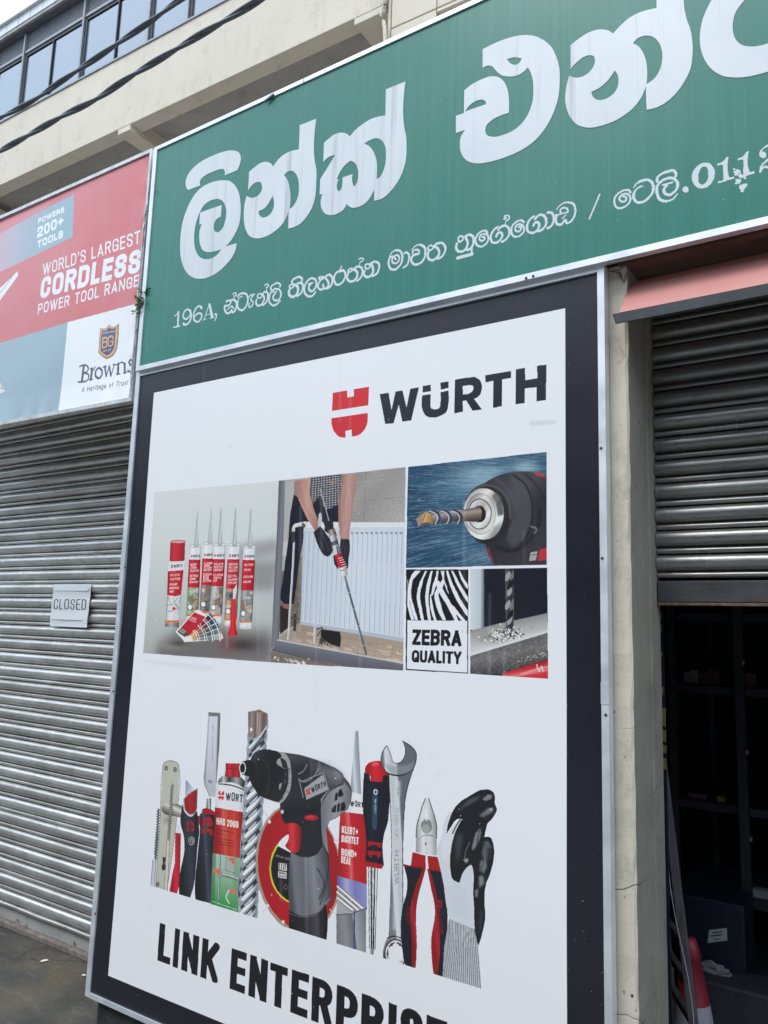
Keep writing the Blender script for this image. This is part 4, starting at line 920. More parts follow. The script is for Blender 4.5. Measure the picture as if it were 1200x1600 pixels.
# spanner
P("318,130c 345,200 350,222 385,232 412,208 424,165 408,104c 445,122 482,160 487,215 465,280c 432,400 412,640 410,900 412,1230c 440,1270 440,1330 436,1420c 300,1380c 294,1330 300,1290 328,1240c 340,960 345,700 333,420 330,295c 300,265 284,220 288,170",('L',"330,700 415,705",[(0,(110,118,128)),(.12,(196,206,214)),(.5,(168,180,192)),(.85,(186,196,206)),(1,(90,98,108))]))
S(4,"318,130 345,200 350,222 385,232 412,208 424,165 408,104",(60,66,76));S(5,"408,104 450,128 484,165 487,215 465,280 432,400 412,640 410,900 412,1230",(50,56,66));S(5,"318,130 290,170 284,220 300,265 330,295",(40,46,56));S(4,"330,295 335,420 345,700 340,960 328,1240",(70,76,86))
S(7,"330,294 385,304 440,288 468,270",(40,44,52));P("300,230 340,250 440,240 480,220 465,275 430,292 380,298 330,285",(130,142,154),a=.6,blur=4)
P("360,330 400,335 385,700 380,1200 350,1200 365,700",(186,198,208),a=.6,blur=4)
T("WÜRTH",(386,935),(386,740),(360,935),(110,120,132),tx=.14,a=.8);T("WZL-11301-22",(384,660),(386,490),(366,660),(120,130,142),tx=.12,a=.8);T("22",(402,420),(400,372),(378,420),(120,130,142),tx=.14,a=.8)
S(6,"318,1250 350,1238 400,1250 420,1270",(34,38,46));E(367,1338,68,84,(44,48,56));E(367,1338,60,76,(200,208,216));E(367,1338,52,66,(60,64,72));E(367,1340,46,60,WH)
for i in range(12):
    t=math.radians(i*30);E(367+48*math.cos(t),1340+62*math.sin(t),7,9,(190,198,206) if i%2 else (50,54,62))
S(6,"296,1330 300,1370 320,1385",(40,44,52));P("320,1385 400,1405 400,1390 330,1370",WH)
# pliers
P("540,437 560,437 585,510 607,600 606,768 545,762 485,748 492,600 515,510",('L',"490,650 607,660",[(0,(140,150,160)),(.3,(200,208,214)),(.7,(186,196,204)),(1,(130,138,146))]))
S(5,"540,437 515,510 492,600 487,665",(44,48,56));S(5,"560,437 585,510 607,600 606,670",(44,48,56));E(548,598,32,42,(116,124,128));E(544,612,24,26,(150,158,160),a=.8);E(548,530,8,40,(206,214,220),a=.9)
S(3,"500,680 540,650 590,655",(100,108,114));E(544,700,6,7,(40,44,50));S(3,"545,640 547,760",(150,158,166))
P("466,750 543,768 543,850 520,880 456,830",(150,32,44));P("553,770 620,776 634,856 560,842",(150,32,44))
P("414,820c 540,850c 505,940 480,1040 470,1130 482,1425c 430,1412 416,1390c 405,1080 432,980 434,900",(34,38,48))
P("525,850c 543,850c 520,930 492,1040 487,1120 490,1300 482,1426c 458,1418c 460,1250 452,1080 480,960",('L',"455,1150 490,1150",[(0,(120,28,40)),(.5,(160,40,54)),(1,(128,30,42))]))
S(9,"414,824 460,832 530,836",(110,26,38))
P("558,845c 640,860c 694,880c 692,905 650,940c 664,1020 670,1080 660,1300 642,1474c 600,1462c 620,1250 600,1000",(36,40,50))
P("552,845c 565,848c 600,960 622,1150 626,1300 612,1467c 587,1458c 575,1250 598,1100 575,960",('L',"580,1200 625,1200",[(0,(128,30,42)),(.5,(160,40,54)),(1,(120,28,40))]))
S(9,"562,848 640,862 694,884",(120,28,40))
T("WÜRTH",(650,1230),(630,1075),(630,1228),(120,34,46),tx=.2);P("612,1025 640,1030 640,1048 612,1042",(130,34,46));P("614,1050 640,1054 640,1072 618,1066",(130,34,46));T("ZEBRA",(450,1165),(452,1065),(428,1165),(90,26,36),tx=.2,a=.9)
# glove
P("606,740c 640,640 655,560 682,512c 690,560 672,640 700,600 755,552c 780,700 820,820 828,1000 845,1200c 760,1180 680,1135c 655,1000 650,950c 625,830",(186,198,212))
P("630,720 650,620 670,560 668,640 700,620 680,760 650,800",(196,206,218),a=.8,blur=3);P("660,950 720,920 780,960 800,1150 700,1120",(178,190,206),a=.7,blur=8)
P("680,1135 836,1200 865,1540 640,1472 650,1300",(148,160,172))
for i in range(18):
    x=682+i*9;xb=646+i*12.6;S(3.5,f"{x},{1138+i*3.6} {x-8+i},{1300} {xb},{1475+i*3.8}",(88,98,110));S(3,f"{x+4},{1140+i*3.6} {x-4+i},{1300} {xb+5},{1477+i*3.8}",(192,202,212))
P("665,642c 680,560 720,480 800,420 880,385 925,392 945,430 943,460 955,500 935,545 902,580c 888,640 884,660c 920,665 938,710 925,850 890,950 885,1040 890,1110 872,1220 850,1292c 835,1240 825,1080 820,960 822,870 806,822 780,840 740,926c 700,905 688,860 690,740 712,640 756,555c 720,560 690,600",('L',"700,500 900,1100",[(0,(34,38,46)),(.5,(26,30,38)),(1,(34,38,46))]))
S(6,"700,640 745,560 800,520 870,480 925,455",(16,18,24),a=.9)
P("870,440 905,412 930,418 925,440 890,452",(120,130,140),a=.9,blur=3);P("850,540 900,495 935,488 930,520 880,545",(104,114,124),a=.9,blur=4);P("905,500 930,492 928,510",(180,188,196),a=.8,blur=2)
P("715,520 790,445 860,418 850,440 780,480",(84,92,104),a=.8,blur=6);P("715,690 730,640 760,640 745,760 720,820",(70,78,90),a=.7,blur=8)
P("832,640 868,600 862,660 838,720 815,745 812,715",(120,130,140),a=.85,blur=3);S(4,"868,600 846,660 838,715 800,765",(24,28,34))
P("766,790 788,784 794,800 772,815",(150,160,168),a=.9,blur=1);S(4,"800,690 775,750 770,800",(150,160,170),a=.6)
P("880,690 905,680 925,720 915,790 885,800 868,760",(96,104,116),a=.8,blur=5);P("862,800 890,790 905,830 880,870 855,860",(124,132,142),a=.8,blur=4);P("850,890 880,880 884,930 855,960",(136,144,152),a=.8,blur=4)
P("830,970 850,960 848,1010 832,1010",(120,128,138),a=.8,blur=3);S(5,"884,700 862,760 880,800 866,850 884,900",(24,28,34),a=.9);P("900,720 925,730 915,800 900,850",(30,34,40),a=.7,blur=4)
P("860,1080 878,1090 866,1190 848,1240",(58,64,74),a=.7,blur=5)
CLIP()
# company name
reg(235,1430,4)
for ch,bl,br,tl in [("L",(42,283),(120,313),(57,48)),("I",(135,319),(170,333),(150,80)),("N",(190,342),(290,380),(203,102)),("K",(308,387),(416,432),(323,142)),("E",(490,460),(585,496),(505,208)),("N",(607,505),(720,550),(620,247)),("T",(737,556),(846,600),(747,295)),("E",(868,608),(976,648),(882,340)),("R",(1000,657),(1128,708),(1010,383))]:
    T(ch,bl,br,tl,BK,tx=.235,ty=.19)
reg(480,1480,4.6154)
for ch,bl,br,tl in [("P",(200,600),(355,665),(212,270)),("R",(382,672),(544,740),(392,332)),("I",(573,752),(637,780),(585,397)),("S",(665,785),(828,850),(675,418)),("E",(855,865),(1005,925),(863,487)),("S",(1030,935),(1190,1000),(1040,545))]:
    T(ch,bl,br,tl,BK,tx=.235,ty=.19)
# dust, bird specks and smears on the sheet
reg(0,0,1)
R=random.Random(77)
for k in range(90):
    x=R.uniform(180,880);y=R.choice([R.uniform(1060,1590),R.uniform(620,1590)]);E(x,y,R.uniform(.5,1.3),R.uniform(.5,1.6),(222,230,238),a=R.uniform(.4,.9))
for k in range(60):
    x=R.uniform(180,950);y=R.uniform(560,1590);E(x,y,R.uniform(.3,.8),R.uniform(.3,.8),(120,126,134),a=R.uniform(.3,.7))
P("828,659 868,656 868,662 828,665",(176,188,202),a=.7,blur=6);P("225,1030 330,1042 330,1048 224,1036",(186,196,208),a=.4,blur=8)
for k in range(26):
    x=R.uniform(240,880);y=R.uniform(560,1400);S(R.uniform(1,5),f"{x},{y} {x+R.uniform(-2,2)},{y+R.uniform(40,200)}",R.choice([(186,197,210),(212,222,233)]),a=.22,sm=False,blur=6)
# ------------------------------------------------------------ red board
red=Canvas(D,-2.30*D,1.03*D,600)
setc(red)
reg(0,300,5)
CV.ops.append(['F',col((184,98,106))])
P("-500,100 700,-250 700,400 -500,1400",(190,104,114),a=.6,blur=30)
P("-1100,900 0,322 280,168 580,18 570,352 0,622 -1100,1130",('L',"-100,500 300,300",[(0,(186,150,168)),(.5,(160,164,186)),(1,(130,162,184))]))
P("-1100,880 0,322 280,168 400,110 380,80 200,150 -1100,760",(200,130,142),a=.5,blur=14)
T("POWERS",(296,250),(502,158),(298,208),(226,236,246),tx=.25,gap=.2);T("200+",(290,362),(496,262),(292,278),(222,232,242),tx=.24,gap=.2);T("TOOLS",(290,440),(492,355),(292,382),(226,236,246),tx=.26,gap=.2)
T("WORLD'S LARGEST",(332,655),(1098,402),(336,562),(224,226,234),tx=.14,gap=.3)
T("CORDLESS",(308,836),(1092,628),(328,668),(220,226,234),tx=.25,ty=.23,gap=.2)
T("POWER TOOL RANGE",(292,958),(1085,737),(300,874),(224,226,234),tx=.16,gap=.3)
P("135,618 140,650 0,842 -60,900 -80,830 0,748",(212,222,232));S(5,"100,650 20,760 -40,830",(120,130,140),sm=False)
reg(0,480,5.2174)
P("-900,560 0,290 553,122 480,870 -900,1150",('L',"0,300 100,900",[(0,(134,162,180)),(.5,(134,166,184)),(1,(126,156,176))]))
P("553,122 1240,-60 1180,770 478,895",(214,224,236))
P("-30,600 -5,605 10,640 45,668 30,690 -30,715",(196,204,210));S(4,"-10,650 45,670",(90,98,106),sm=False)
GO=(186,150,108);NV=(62,62,92)
P("890,140c 930,165 972,130c 968,240 955,345c 925,395 876,424c 835,402 804,372c 812,260 820,170c 860,175",(88,74,84));P("888,142c 926,160 962,138c 960,240 948,340c 920,388 874,414c 838,396 808,368c 816,260 824,172c 860,178",GO)
P("888,165c 920,178 945,162c 942,240 932,330c 910,368 873,392c 845,378 822,356c 826,260 834,192c 862,192",NV)
T("BROWNS GROUP",(838,222),(938,204),(840,206),(170,180,214),tx=.2);T("BG",(832,338),(924,318),(836,246),(196,160,124),tx=.13,gap=.05);S(3,"838,262 918,240",(196,160,124),sm=False)
T("ESTD 1875",(842,368),(908,354),(843,352),(170,178,206),tx=.2)
for w,s in [(22,"684,478 668,604"),(11,"650,484 700,474 720,492 708,528 682,538 716,544 724,574 704,602 668,608 636,610"),(20,"752,502 740,590"),(10,"736,504 752,500 758,514 776,488"),(9,"728,592 754,588"),(15,"806,494 782,520 784,566 804,582 828,560 832,516 808,494"),(14,"856,484 868,562"),(9,"868,562 890,486"),(14,"892,482 906,560"),(9,"906,560 934,468"),(8,"842,488 868,482"),(8,"924,470 944,466"),(19,"968,464 963,544"),(9,"952,472 968,462 996,450 1018,460"),(18,"1020,462 1018,534"),(9,"952,546 980,542"),(9,"1008,538 1034,532"),(13,"1092,442 1070,430 1054,446 1062,468 1086,484 1086,512 1066,526 1044,518")]:
    S(w,s,NV,sm=(s.count(' ')>1 and w!=19))
T("A Heritage of Trust",(668,694),(1052,634),(674,652),(76,76,90),tx=.15,gap=.3)
# ------------------------------------------------------------ green board
green=Canvas(D-.02,-1.29*(D-.02),1.0185*(D-.02),700)
setc(green)
CV.ops.append(['F',[0,0,0]])
GW=None
def g(c): return c
WM=(255,255,255)
_c=col
def col(c): 
    if c==WM: return [255,255,255]
    if c==(0,0,0): return [0,0,0]
    return _c(c)
reg(260,430,6.3158)
S(20,"119,362 112,500",WM,sm=False);S(10,"82,402 104,386 121,364",WM);S(11,"69,514 132,500",WM,sm=False)
S(15,"236,364 212,338 184,352 166,388 172,424 196,432 224,412 238,376",WM);S(17,"236,350 244,400 230,456 200,486 168,486",WM);E(170,476,11,10,WM)
S(15,"350,318 326,304 296,322 274,366 268,420 282,452 306,460 336,436 350,398 336,376 308,380 282,404",WM);S(16,"296,322 274,366 268,420 282,452",WM);E(342,326,12,10,WM)
S(9,"424,284 372,438",WM,sm=False);P("414,282 434,276 466,414 440,422",WM);S(8,"392,392 442,378",WM,sm=False);S(8,"358,444 396,432",WM,sm=False);S(8,"428,428 472,414",WM,sm=False)
E(486,386,14,12,WM);S(9,"494,390 492,418 474,446",WM)
for w,s in [(15,"590,262 620,250 636,268 606,300 578,300"),(17,"574,304 578,346 600,376 626,368 642,344"),(17,"642,344 652,366 672,356 688,322 692,282 680,252 656,242 632,250"),(10,"604,338 624,318 648,308"),(11,"645,300 668,330"),(7,"668,245 668,205"),(9,"656,188 674,176 690,182 686,202 668,204"),
 (9,"752,206 722,222 706,252"),(17,"706,256 702,300 716,334 744,346 780,318 800,268 802,214 784,184 750,178 716,194 704,212"),
 (12,"814,214 834,196 870,190"),(13,"858,196 836,246 852,262 846,300 822,318 812,296 816,276"),
 (13,"908,186 898,212 916,226 940,210 938,186 910,184"),(17,"892,238 884,272 900,300 930,296 950,272 966,232 954,196"),(16,"948,192 968,166 996,170 1002,206 992,252 966,286 950,294"),(7,"990,160 986,118"),(10,"970,102 988,86 1006,94 1004,112 984,120"),
 (15,"1036,142 1030,118 1056,92 1096,76 1124,90 1120,116"),(16,"1122,250 1090,286 1050,298 1020,272 1016,212 1038,160 1076,136 1114,142 1130,182 1120,226 1090,250 1062,242 1054,206 1072,184"),(11,"1052,170 1090,160")]:
    S(w*1.0,s,WM)
reg(440,390,7.0588)
for w,s in [(19,"118,376 116,348 150,316 196,302 224,318 222,348"),(14,"112,382 134,386 130,412 100,424 84,404 110,384"),(22,"88,438 80,474 92,508 124,520 160,500 182,456 176,412 150,388 130,392"),(19,"162,388 198,366 230,382 234,432 214,478 176,510"),
 (18,"372,468 350,502 302,518 262,490 250,430 276,358 328,316 374,332 384,378 366,430 332,460 304,442 302,402 322,384"),(11,"294,380 348,364"),
 (14,"430,300 456,302 458,322 430,330 408,312 430,300"),(17,"436,322 400,384"),(16,"400,388 410,430 444,440 462,414 456,386"),(18,"460,430 492,426 516,390 506,340 480,312 450,304"),(19,"490,292 522,276 554,302 558,352 540,402 506,428"),
 (19,"664,238 620,244 582,290 580,348 610,388 660,370 698,310 700,254 672,226 640,238"),(12,"636,236 662,184"),
 (14,"750,214 772,206 774,230 752,246 732,232 750,214"),(21,"740,252 722,296 738,342 780,350 826,312 836,262 806,222 780,222"),(19,"802,204 850,186 884,202 892,252 870,312 828,346"),(7,"862,186 862,142"),(10,"850,106 880,94 902,102 896,124 866,136"),
 (15,"938,158 920,182 936,210 968,200 974,168 946,156"),(22,"916,234 910,278 940,304 984,286 1010,242 1004,192 986,160"),(20,"986,152 1032,132 1070,152 1072,212 1050,264 1008,290")]:
    S(w*1.16,s,WM)
reg(590,350,9.2308)
for w,s in [(24,"176,466:12 202,412:18 262,380 322,388 354,442 354,520 320,600 258,652 200,652 164,600 160,530 184,478 218,470"),(19,"216,490 212,546 250,570 294,546 314,492 294,452 264,448 244,482 266,510"),
 (22,"384,422 422,408 450,442 450,520 424,592 374,626"),(25,"488,382:12 540,320:18 620,298 678,340 690,422 660,520 590,576 522,578 486,530 492,480 524,450 590,430"),(20,"592,424 598,386 560,370 512,392 502,432"),
 (19,"770,306 802,328 786,366 750,376 724,356 736,322 770,308"),(26,"742,384 722,440 738,504 790,522 850,490 886,430 880,370 842,334 804,330"),(24,"812,320 862,280 932,276 974,322 970,400 930,466 872,500")]:
    S(w*1.22,s,WM)
reg(700,300,5.7143)
for w,s in [(13,"108,392 90,420 106,446 130,430 132,402 112,392"),(18,"80,462 72,500 92,528 130,530 164,500 176,450 158,408"),(17,"154,396 194,380 224,400 228,450 206,500 172,520"),(15,"214,490 210,556"),(22,"86,588 216,556"),
 (14,"354,364 338,346 300,352 262,382 246,430 260,474 296,488 334,468 360,426 354,386 320,372 286,392 282,420 300,438 324,424 324,402 306,400"),
 (16,"444,312 402,346 382,400 392,444 426,454 464,430 484,390 474,362 446,366 430,396 444,374"),(17,"450,338 480,306 520,302 544,330 544,386 520,420 482,444"),(6,"512,300 512,266"),(9,"494,240 518,234 502,214 544,216 544,244 516,254"),
 (14,"680,270 652,252 612,266 576,300 566,350 586,394 622,398 660,374 680,334 668,300 640,287 606,306 600,336 622,354 648,340 650,316 630,312"),
 (16,"768,218 726,252 706,310 716,354 756,364 796,340 814,300 804,272 780,272 762,300"),(17,"780,240 816,206 850,206 874,240 870,300 840,336 806,350"),(16,"886,186 920,182 944,212 940,270 914,310 886,324"),
 (15,"968,158:8 1010,112:12 1070,92 1120,108 1138,160 1126,220 1086,270 1060,278 1054,250"),(13,"1068,180 1064,148 1026,142 1002,166 1010,190"),(10,"960,208 1070,182"),(17,"972,206 962,250 976,288 1010,290 1040,252"),(10,"1016,236 1054,206")]:
    S(w*1.22,s,WM)
reg(900,250,6.6667)
S(17,"247,357 142,610",WM,sm=False)
for w,s in [(17,"566,340 550,314 500,318 442,346 402,400 402,456 432,498 476,500 530,470 566,420 558,372 520,352 478,362 452,402 466,430 500,434 524,410 514,382 486,378"),
 (22,"700,270:14 652,286:16 612,330 602,390 632,438 690,438 760,390 804,312 800,248 752,208 692,212 642,236:16 600,290:12"),
 (21,"850,225 842,192 882,152 950,122 1020,112 1044,142 1032,178"),(23,"1058,350:12 1020,398:18 950,428 882,418 846,360 842,290 882,226 950,192 1018,192 1058,236 1054,290 1012,342 962,364 922,344 916,302 944,270"),(15,"905,258 1000,236")]:
    S(w*1.22,s,WM)
E(1141,308,33,32,WM)
reg(1060,220,8.5714)
HOLES(["335,297 430,310 485,400 480,480 430,580 350,630 290,637 220,600 180,510 190,420 240,345","335,343 380,360 398,430 392,510 355,570 320,587 285,575 265,510 275,430 300,370"],WM)
P("523,305c 590,280 640,222c 670,213c 670,450 680,488 745,478c 745,508c 530,572c 532,540c 590,530 600,510c 600,330c 580,322 523,335c",WM)
P("797,235c 860,210 905,150c 942,137c 944,390 955,415 1018,402c 1020,435c 820,497c 822,465c 865,455 872,435c 872,265c 850,252 797,264c",WM)
E(1130,190,46,44,WM);S(26,"1094,180 1118,120:20 1170,78 1222,62 1272,92:40 1278,160:44 1232,232:34 1162,284 1112,340 1096,415",WM);S(30,"1098,404 1150,352 1204,352 1262,382 1330,350",WM)
rr=random.Random(9)
for (cx,cy,r) in [(790,425,58),(835,470,36),(800,540,44),(862,620,58),(900,590,30),(745,380,20),(890,498,22),(855,670,26),(770,570,20)]:
    pts=[]
    for i in range(16):
        a=i/16*6.283;q=r*rr.uniform(.65,1.1);pts.append(f"{cx+q*math.cos(a):.0f},{cy+q*math.sin(a)*.85:.0f}")
    P(' '.join(pts),WM)
P("800,440 815,430 822,445 808,452",(0,0,0))
# letters for mesh
def outl(reg_,ss,Y):
    reg(*reg_);res=[]
    for s in ss:
        c=[]
        for p in cr(parse(s),True,5):
            px=RG[0]+p[0]/RG[2];py=RG[1]+p[1]/RG[2];r=ray(px,py)
            c+= [round(r[0]/r[1]*Y,4),round(r[2]/r[1]*Y,4)]
        res.append(c)
    return res
YG=D-.0215
LET=[]
LET.append(outl((270,220,7.2727),["172,560c 150,520 148,450 175,380 240,300 340,225 460,165 570,125 680,109 740,125 770,175 765,250 733,333c 587,394c 592,350 575,322 540,322 470,345 390,380 325,430 305,480 312,507c"],YG))
LET.append(outl((270,220,7.2727),["500,455 580,448 640,455 700,500 745,580 768,700 768,850 750,960 700,1070 640,1160 595,1200c 725,1164c 715,1230 680,1310 620,1390 540,1470 450,1530 350,1565 270,1565 190,1530 130,1450 95,1350 82,1220 88,1080 110,930 150,800 200,690 265,590 340,520 420,480",
"310,815c 300,950c 330,943c 305,1020 300,1100 310,1180 345,1245 400,1265 480,1255 550,1232c 490,1305 430,1338 360,1345 300,1315 260,1250 243,1150 245,1040 265,930 296,840 340,750 390,700 460,668 520,662 570,690 600,750 605,850 590,930 560,1000 520,1035 490,1038 468,1010 465,970 480,915 510,880 547,862c 553,730c"],YG))
LET.append(outl((370,170,7.2727),["140,715c 200,665 270,615 340,603 385,620 412,655c 450,600 520,530 600,485 705,462c 715,185c 902,112c 888,610 902,680 902,850 890,1000 855,1120 790,1230 700,1320 583,1362c 587,1155c 560,1240 500,1330 420,1400 330,1450 220,1472 150,1450 100,1370 80,1250 80,1150 90,1070 112,990c 150,1008 190,1010 240,985 280,930 285,870 265,832 230,832 180,860 127,935c",
"405,990c 423,1060 415,1130 385,1190 340,1225 290,1235 255,1205 247,1160c 300,1140 350,1090 385,1030","535,755c 570,720 620,703 665,730 695,790 705,880 700,970 670,1060 630,1115 598,1137c 608,1050 605,930 590,850 565,790"],YG))
LET.append(outl((490,110,6.6667),["108,755c 170,700 230,660 295,648 345,660 377,688c 430,625 510,560 600,505 690,478 747,470c 753,197c 955,115c 947,610 962,680 968,800 960,930 930,1050 870,1170 800,1260 720,1330 630,1358c 630,1240c 590,1320 540,1380 470,1420 400,1430 368,1415 345,1390c 310,1450 250,1490 180,1508 120,1490 80,1430 75,1350 92,1288c 62,1292c 68,1135c 225,880c 160,900 100,955c",
"240,1133c 345,970 385,943 430,965 460,1030 465,1100 450,1170 420,1207 407,1180 406,1078c 302,1115c 298,1190 285,1240 260,1260 242,1225 245,1175 262,1133c","528,762c 590,725 660,707 710,730 745,790 753,880 745,980 720,1060 690,1110 655,1133c 660,1050 655,940 630,860 580,790"],YG))
LET.append(outl((700,40,6.3158),["342,232c 480,165 620,115 740,93 830,97 930,135 1010,200 1070,310 1098,420 1102,560 1085,720 1040,860 960,1010 860,1130 720,1230 560,1300 420,1342 270,1358 190,1335 135,1270 117,1180 130,1090 170,1028c 78,1060c 78,890c 157,862c 160,640c 220,590 330,530 430,500 500,510 550,550 585,620 600,720 600,860c 500,895 430,935 380,985 368,1040 385,1080 440,1097 540,1080 650,1030 740,950 800,850 835,740 842,640 835,530 815,460 787,412c 740,460 670,495 590,502 530,490 480,450 430,400 390,395 342,418c",
"166,848c 220,780 290,738 340,730 370,748 375,775c","582,332c 660,312 728,325c 700,370 660,387 620,375"],YG))
LET.append(outl((870,0,5.4545),["117,385c 200,320 300,265 390,250 440,260 478,287c 540,220 620,150 720,100 850,68c 850,-205c 1105,-300c 1107,165 1135,240 1155,350 1155,480 1140,580 1090,690 1010,800 920,880 850,915 765,935c 758,735c 720,830 640,930 530,1010 400,1065 260,1087 180,1065 110,990 75,880 78,760 105,645c 150,660 210,655 270,620 310,570 325,520 315,480 285,470 230,485 170,530 117,590c",
"495,600c 522,650 525,710 505,770 450,825 380,852 330,845 300,810 295,782c 360,750 430,690","648,370c 700,320 770,303 830,320 875,370 897,440 897,520 875,600 830,670 765,715c 770,600 760,520 730,440 690,390"],YG))
LET.append(outl((1080,0,10),["1300,1095 1200,1120 1050,1160 900,1195 700,1210 480,1180 300,1060 190,890 140,700 140,500 180,300 230,170 320,0 450,-140 650,-250 800,-300c 870,-40c 760,90 690,200 655,330 655,500 700,620 780,695 900,725 1050,715 1200,675 1400,560 1560,380 1600,150 1500,0 1400,-60c 1500,-350c 1800,-300 2000,-50 2050,250 1950,560 1750,840 1550,990"],YG))
col=_c
# closed paper
YL=2.60
paper=Canvas(YL,0,0,1)
def lin_img(name,w,h,ops):
    a=run_ops(w,h,ops); im=bpy.data.images.new(name,w,h,alpha=False)
    px=np.ones((h,w,4),np.float32); px[...,:3]=np.clip(a[::-1],0,1); im.pixels.foreach_set(px.ravel()); im.update(); im.pack(); return im
def board_face(c,w,h,corners,nx=1,nz=1,fn=None):
    """grid face over a board; uv from the board's own metric frame"""
    (xa,za),(xb,zb),(xc,zc),(xd,zd)=corners   # TL TR BR BL, z relative to the eye
    vs=[];uv=[]
    for j in range(nz+1):
        v=j/nz
        for i in range(nx+1):
            u=i/nx
            x=(xa*(1-u)+xb*u)*(1-v)+(xd*(1-u)+xc*u)*v; z=(za*(1-u)+zb*u)*(1-v)+(zd*(1-u)+zc*u)*v
            vs.append((x,c.Y-(fn(u,v,x,z) if fn else 0),z+EYE)); uv.append(((x-c.X0)*c.S/w,1-(c.Z0-z)*c.S/h))
    fs=[(j*(nx+1)+i,(j+1)*(nx+1)+i,(j+1)*(nx+1)+i+1,j*(nx+1)+i+1) for j in range(nz) for i in range(nx)]
    me=mesh(vs,fs); L=me.uv_layers.new(name='UVMap')
    for p in me.polygons:
        p.use_smooth=nx>1
        for li in p.loop_indices: L.data[li].uv=uv[me.loops[li].vertex_index]
    return me
def print_mat(name,im,rough=.3,fade=.0,stripe=.0,coat=.25):
    m=MT(name); t=m.node('ShaderNodeTexImage'); t.image=im; t.interpolation='Linear'; t.extension='EXTEND'
    u=m.node('ShaderNodeUVMap'); m.t.links.new(u.outputs[0],t.inputs[0]); base=t.outputs[0]
    s=m.noise(30,2,(1,.01,.012)); sp=m.noise(120,2); d=m.noise(3,6)
    if fade: base=m.mix(base,(.60,.62,.64),m.math('MULTIPLY',m.ramp(d,[(.35,(0,0,0)),(.8,(1,1,1))]),fade))
    base=m.mix(base,(.75,.76,.78),m.ramp(sp,[(.745,(0,0,0)),(.775,(.5,.5,.5))]))
    m.col(base).set(m.ramp(d,[(.3,(rough*.85,)*3),(.7,(rough*1.3,)*3)]),0,.40,coat,.12)
    m.bump(m.math('ADD',m.math('MULTIPLY',m.noise(2.2,2),1.),m.math('MULTIPLY',s,stripe)),.10,.02); return m,base
def frame(root,x0,x1,z0,z1,yf,yb,wl,wr,wt,wb,mat,name='frame_strip',tilt=0.):
    """four butted strips; tilt = rise of the left end"""
    E_=EYE
    box(name,x0,x0+wl,yf,yb,z0+E_+tilt,z1+E_+tilt,mat,root,.0015); box(name,x1-wr,x1,yf,yb,z0+E_,z1+E_,mat,root,.0015)
    for za,zb_ in ((z1-wt,z1),(z0,z0+wb)):
        a=x0+wl;b=x1-wr
        ta=tilt;vs=[(a,yf,za+ta+E_),(b,yf,za+E_),(b,yf,zb_+E_),(a,yf,zb_+ta+E_),(a,yb,za+ta+E_),(b,yb,za+E_),(b,yb,zb_+E_),(a,yb,zb_+ta+E_)]
        link(name,mesh(vs,[(0,1,2,3),(5,4,7,6),(4,0,3,7),(1,5,6,2),(3,2,6,7),(4,5,1,0)]),mat,root)
def screw(root,x,z,y):
    me=lathem([(0,.0),(.0045,.0),(.0042,.0015),(.003,.0022),(0,.0022)],10); me.transform(Matrix.Rotation(math.pi/2,4,'X')); me.transform(Matrix.Translation((x,y,z))); link('screw',me,SCREWM,root,smooth=True)
def pxs(root,px,py,Y): p=at(px,py,Y); screw(root,p[0],p[2],Y)
# ---------------------------------------------------------------- the building
rd=mesh([(-60,-9,.004),(60,-9,.004),(60,.6,.004),(-60,.6,.004)],[(0,1,2,3)]); tag(link('bounce_road',rd,ROADM),kind='structure')
rnd_=random.Random(4)
g_=mesh([(-60,-60,0),(60,-60,0),(60,60,0),(-60,60,0)],[(0,1,2,3)]); tag(link('pavement',g_,GROUND),kind='structure')
bd=empty('shop_building','low shop front with cream pillar, dark doorway and plastered upper storey behind its signs','building')
PX0,PX1,PYF=-2.735,-.613,2.185
def rough_box(name,x0,x1,y0,y1,z0,z1,mat,parent,step=.045,amp=.0025,seed=1):
    """box whose vertical front edge is worn: subdivided and jittered"""
    r=random.Random(seed); bm=bmesh.new(); nz_=int((z1-z0)/step)
    ring=[(x0,y0),(x1-.006,y0),(x1,y0+.006),(x1,y1),(x0,y1)]; rows=[]
    for j in range(nz_+1):
        z=z0+(z1-z0)*j/nz_; row=[]
        for k,(x,y) in enumerate(ring):
            jx=r.uniform(-amp,amp*.3) if k in (1,2) else 0; jy=r.uniform(-amp*.2,amp) if k in (1,2) else 0
            row.append(bm.verts.new((x+jx,y+jy,z)))
        rows.append(row)
    n_=len(ring)
    for j in range(nz_):
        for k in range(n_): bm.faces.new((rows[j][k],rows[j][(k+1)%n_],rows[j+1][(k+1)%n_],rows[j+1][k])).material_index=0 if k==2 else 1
    bm.faces.new(rows[-1]); bm.faces.new(rows[0][::-1]); bmesh.ops.recalc_face_normals(bm,faces=bm.faces[:])
    me=bpy.data.meshes.new('m'); bm.to_mesh(me); bm.free(); me.materials.append(JAMB)
    o=link(name,me,mat,parent); 
    return o
rough_box('pillar',PX0,PX1,PYF,2.475,.145,2.70,CREAM,bd); box('plinth',PX0+.02,PX1+.004,PYF-.012,2.475,.0,.144,PLINTH_D,bd,.006)
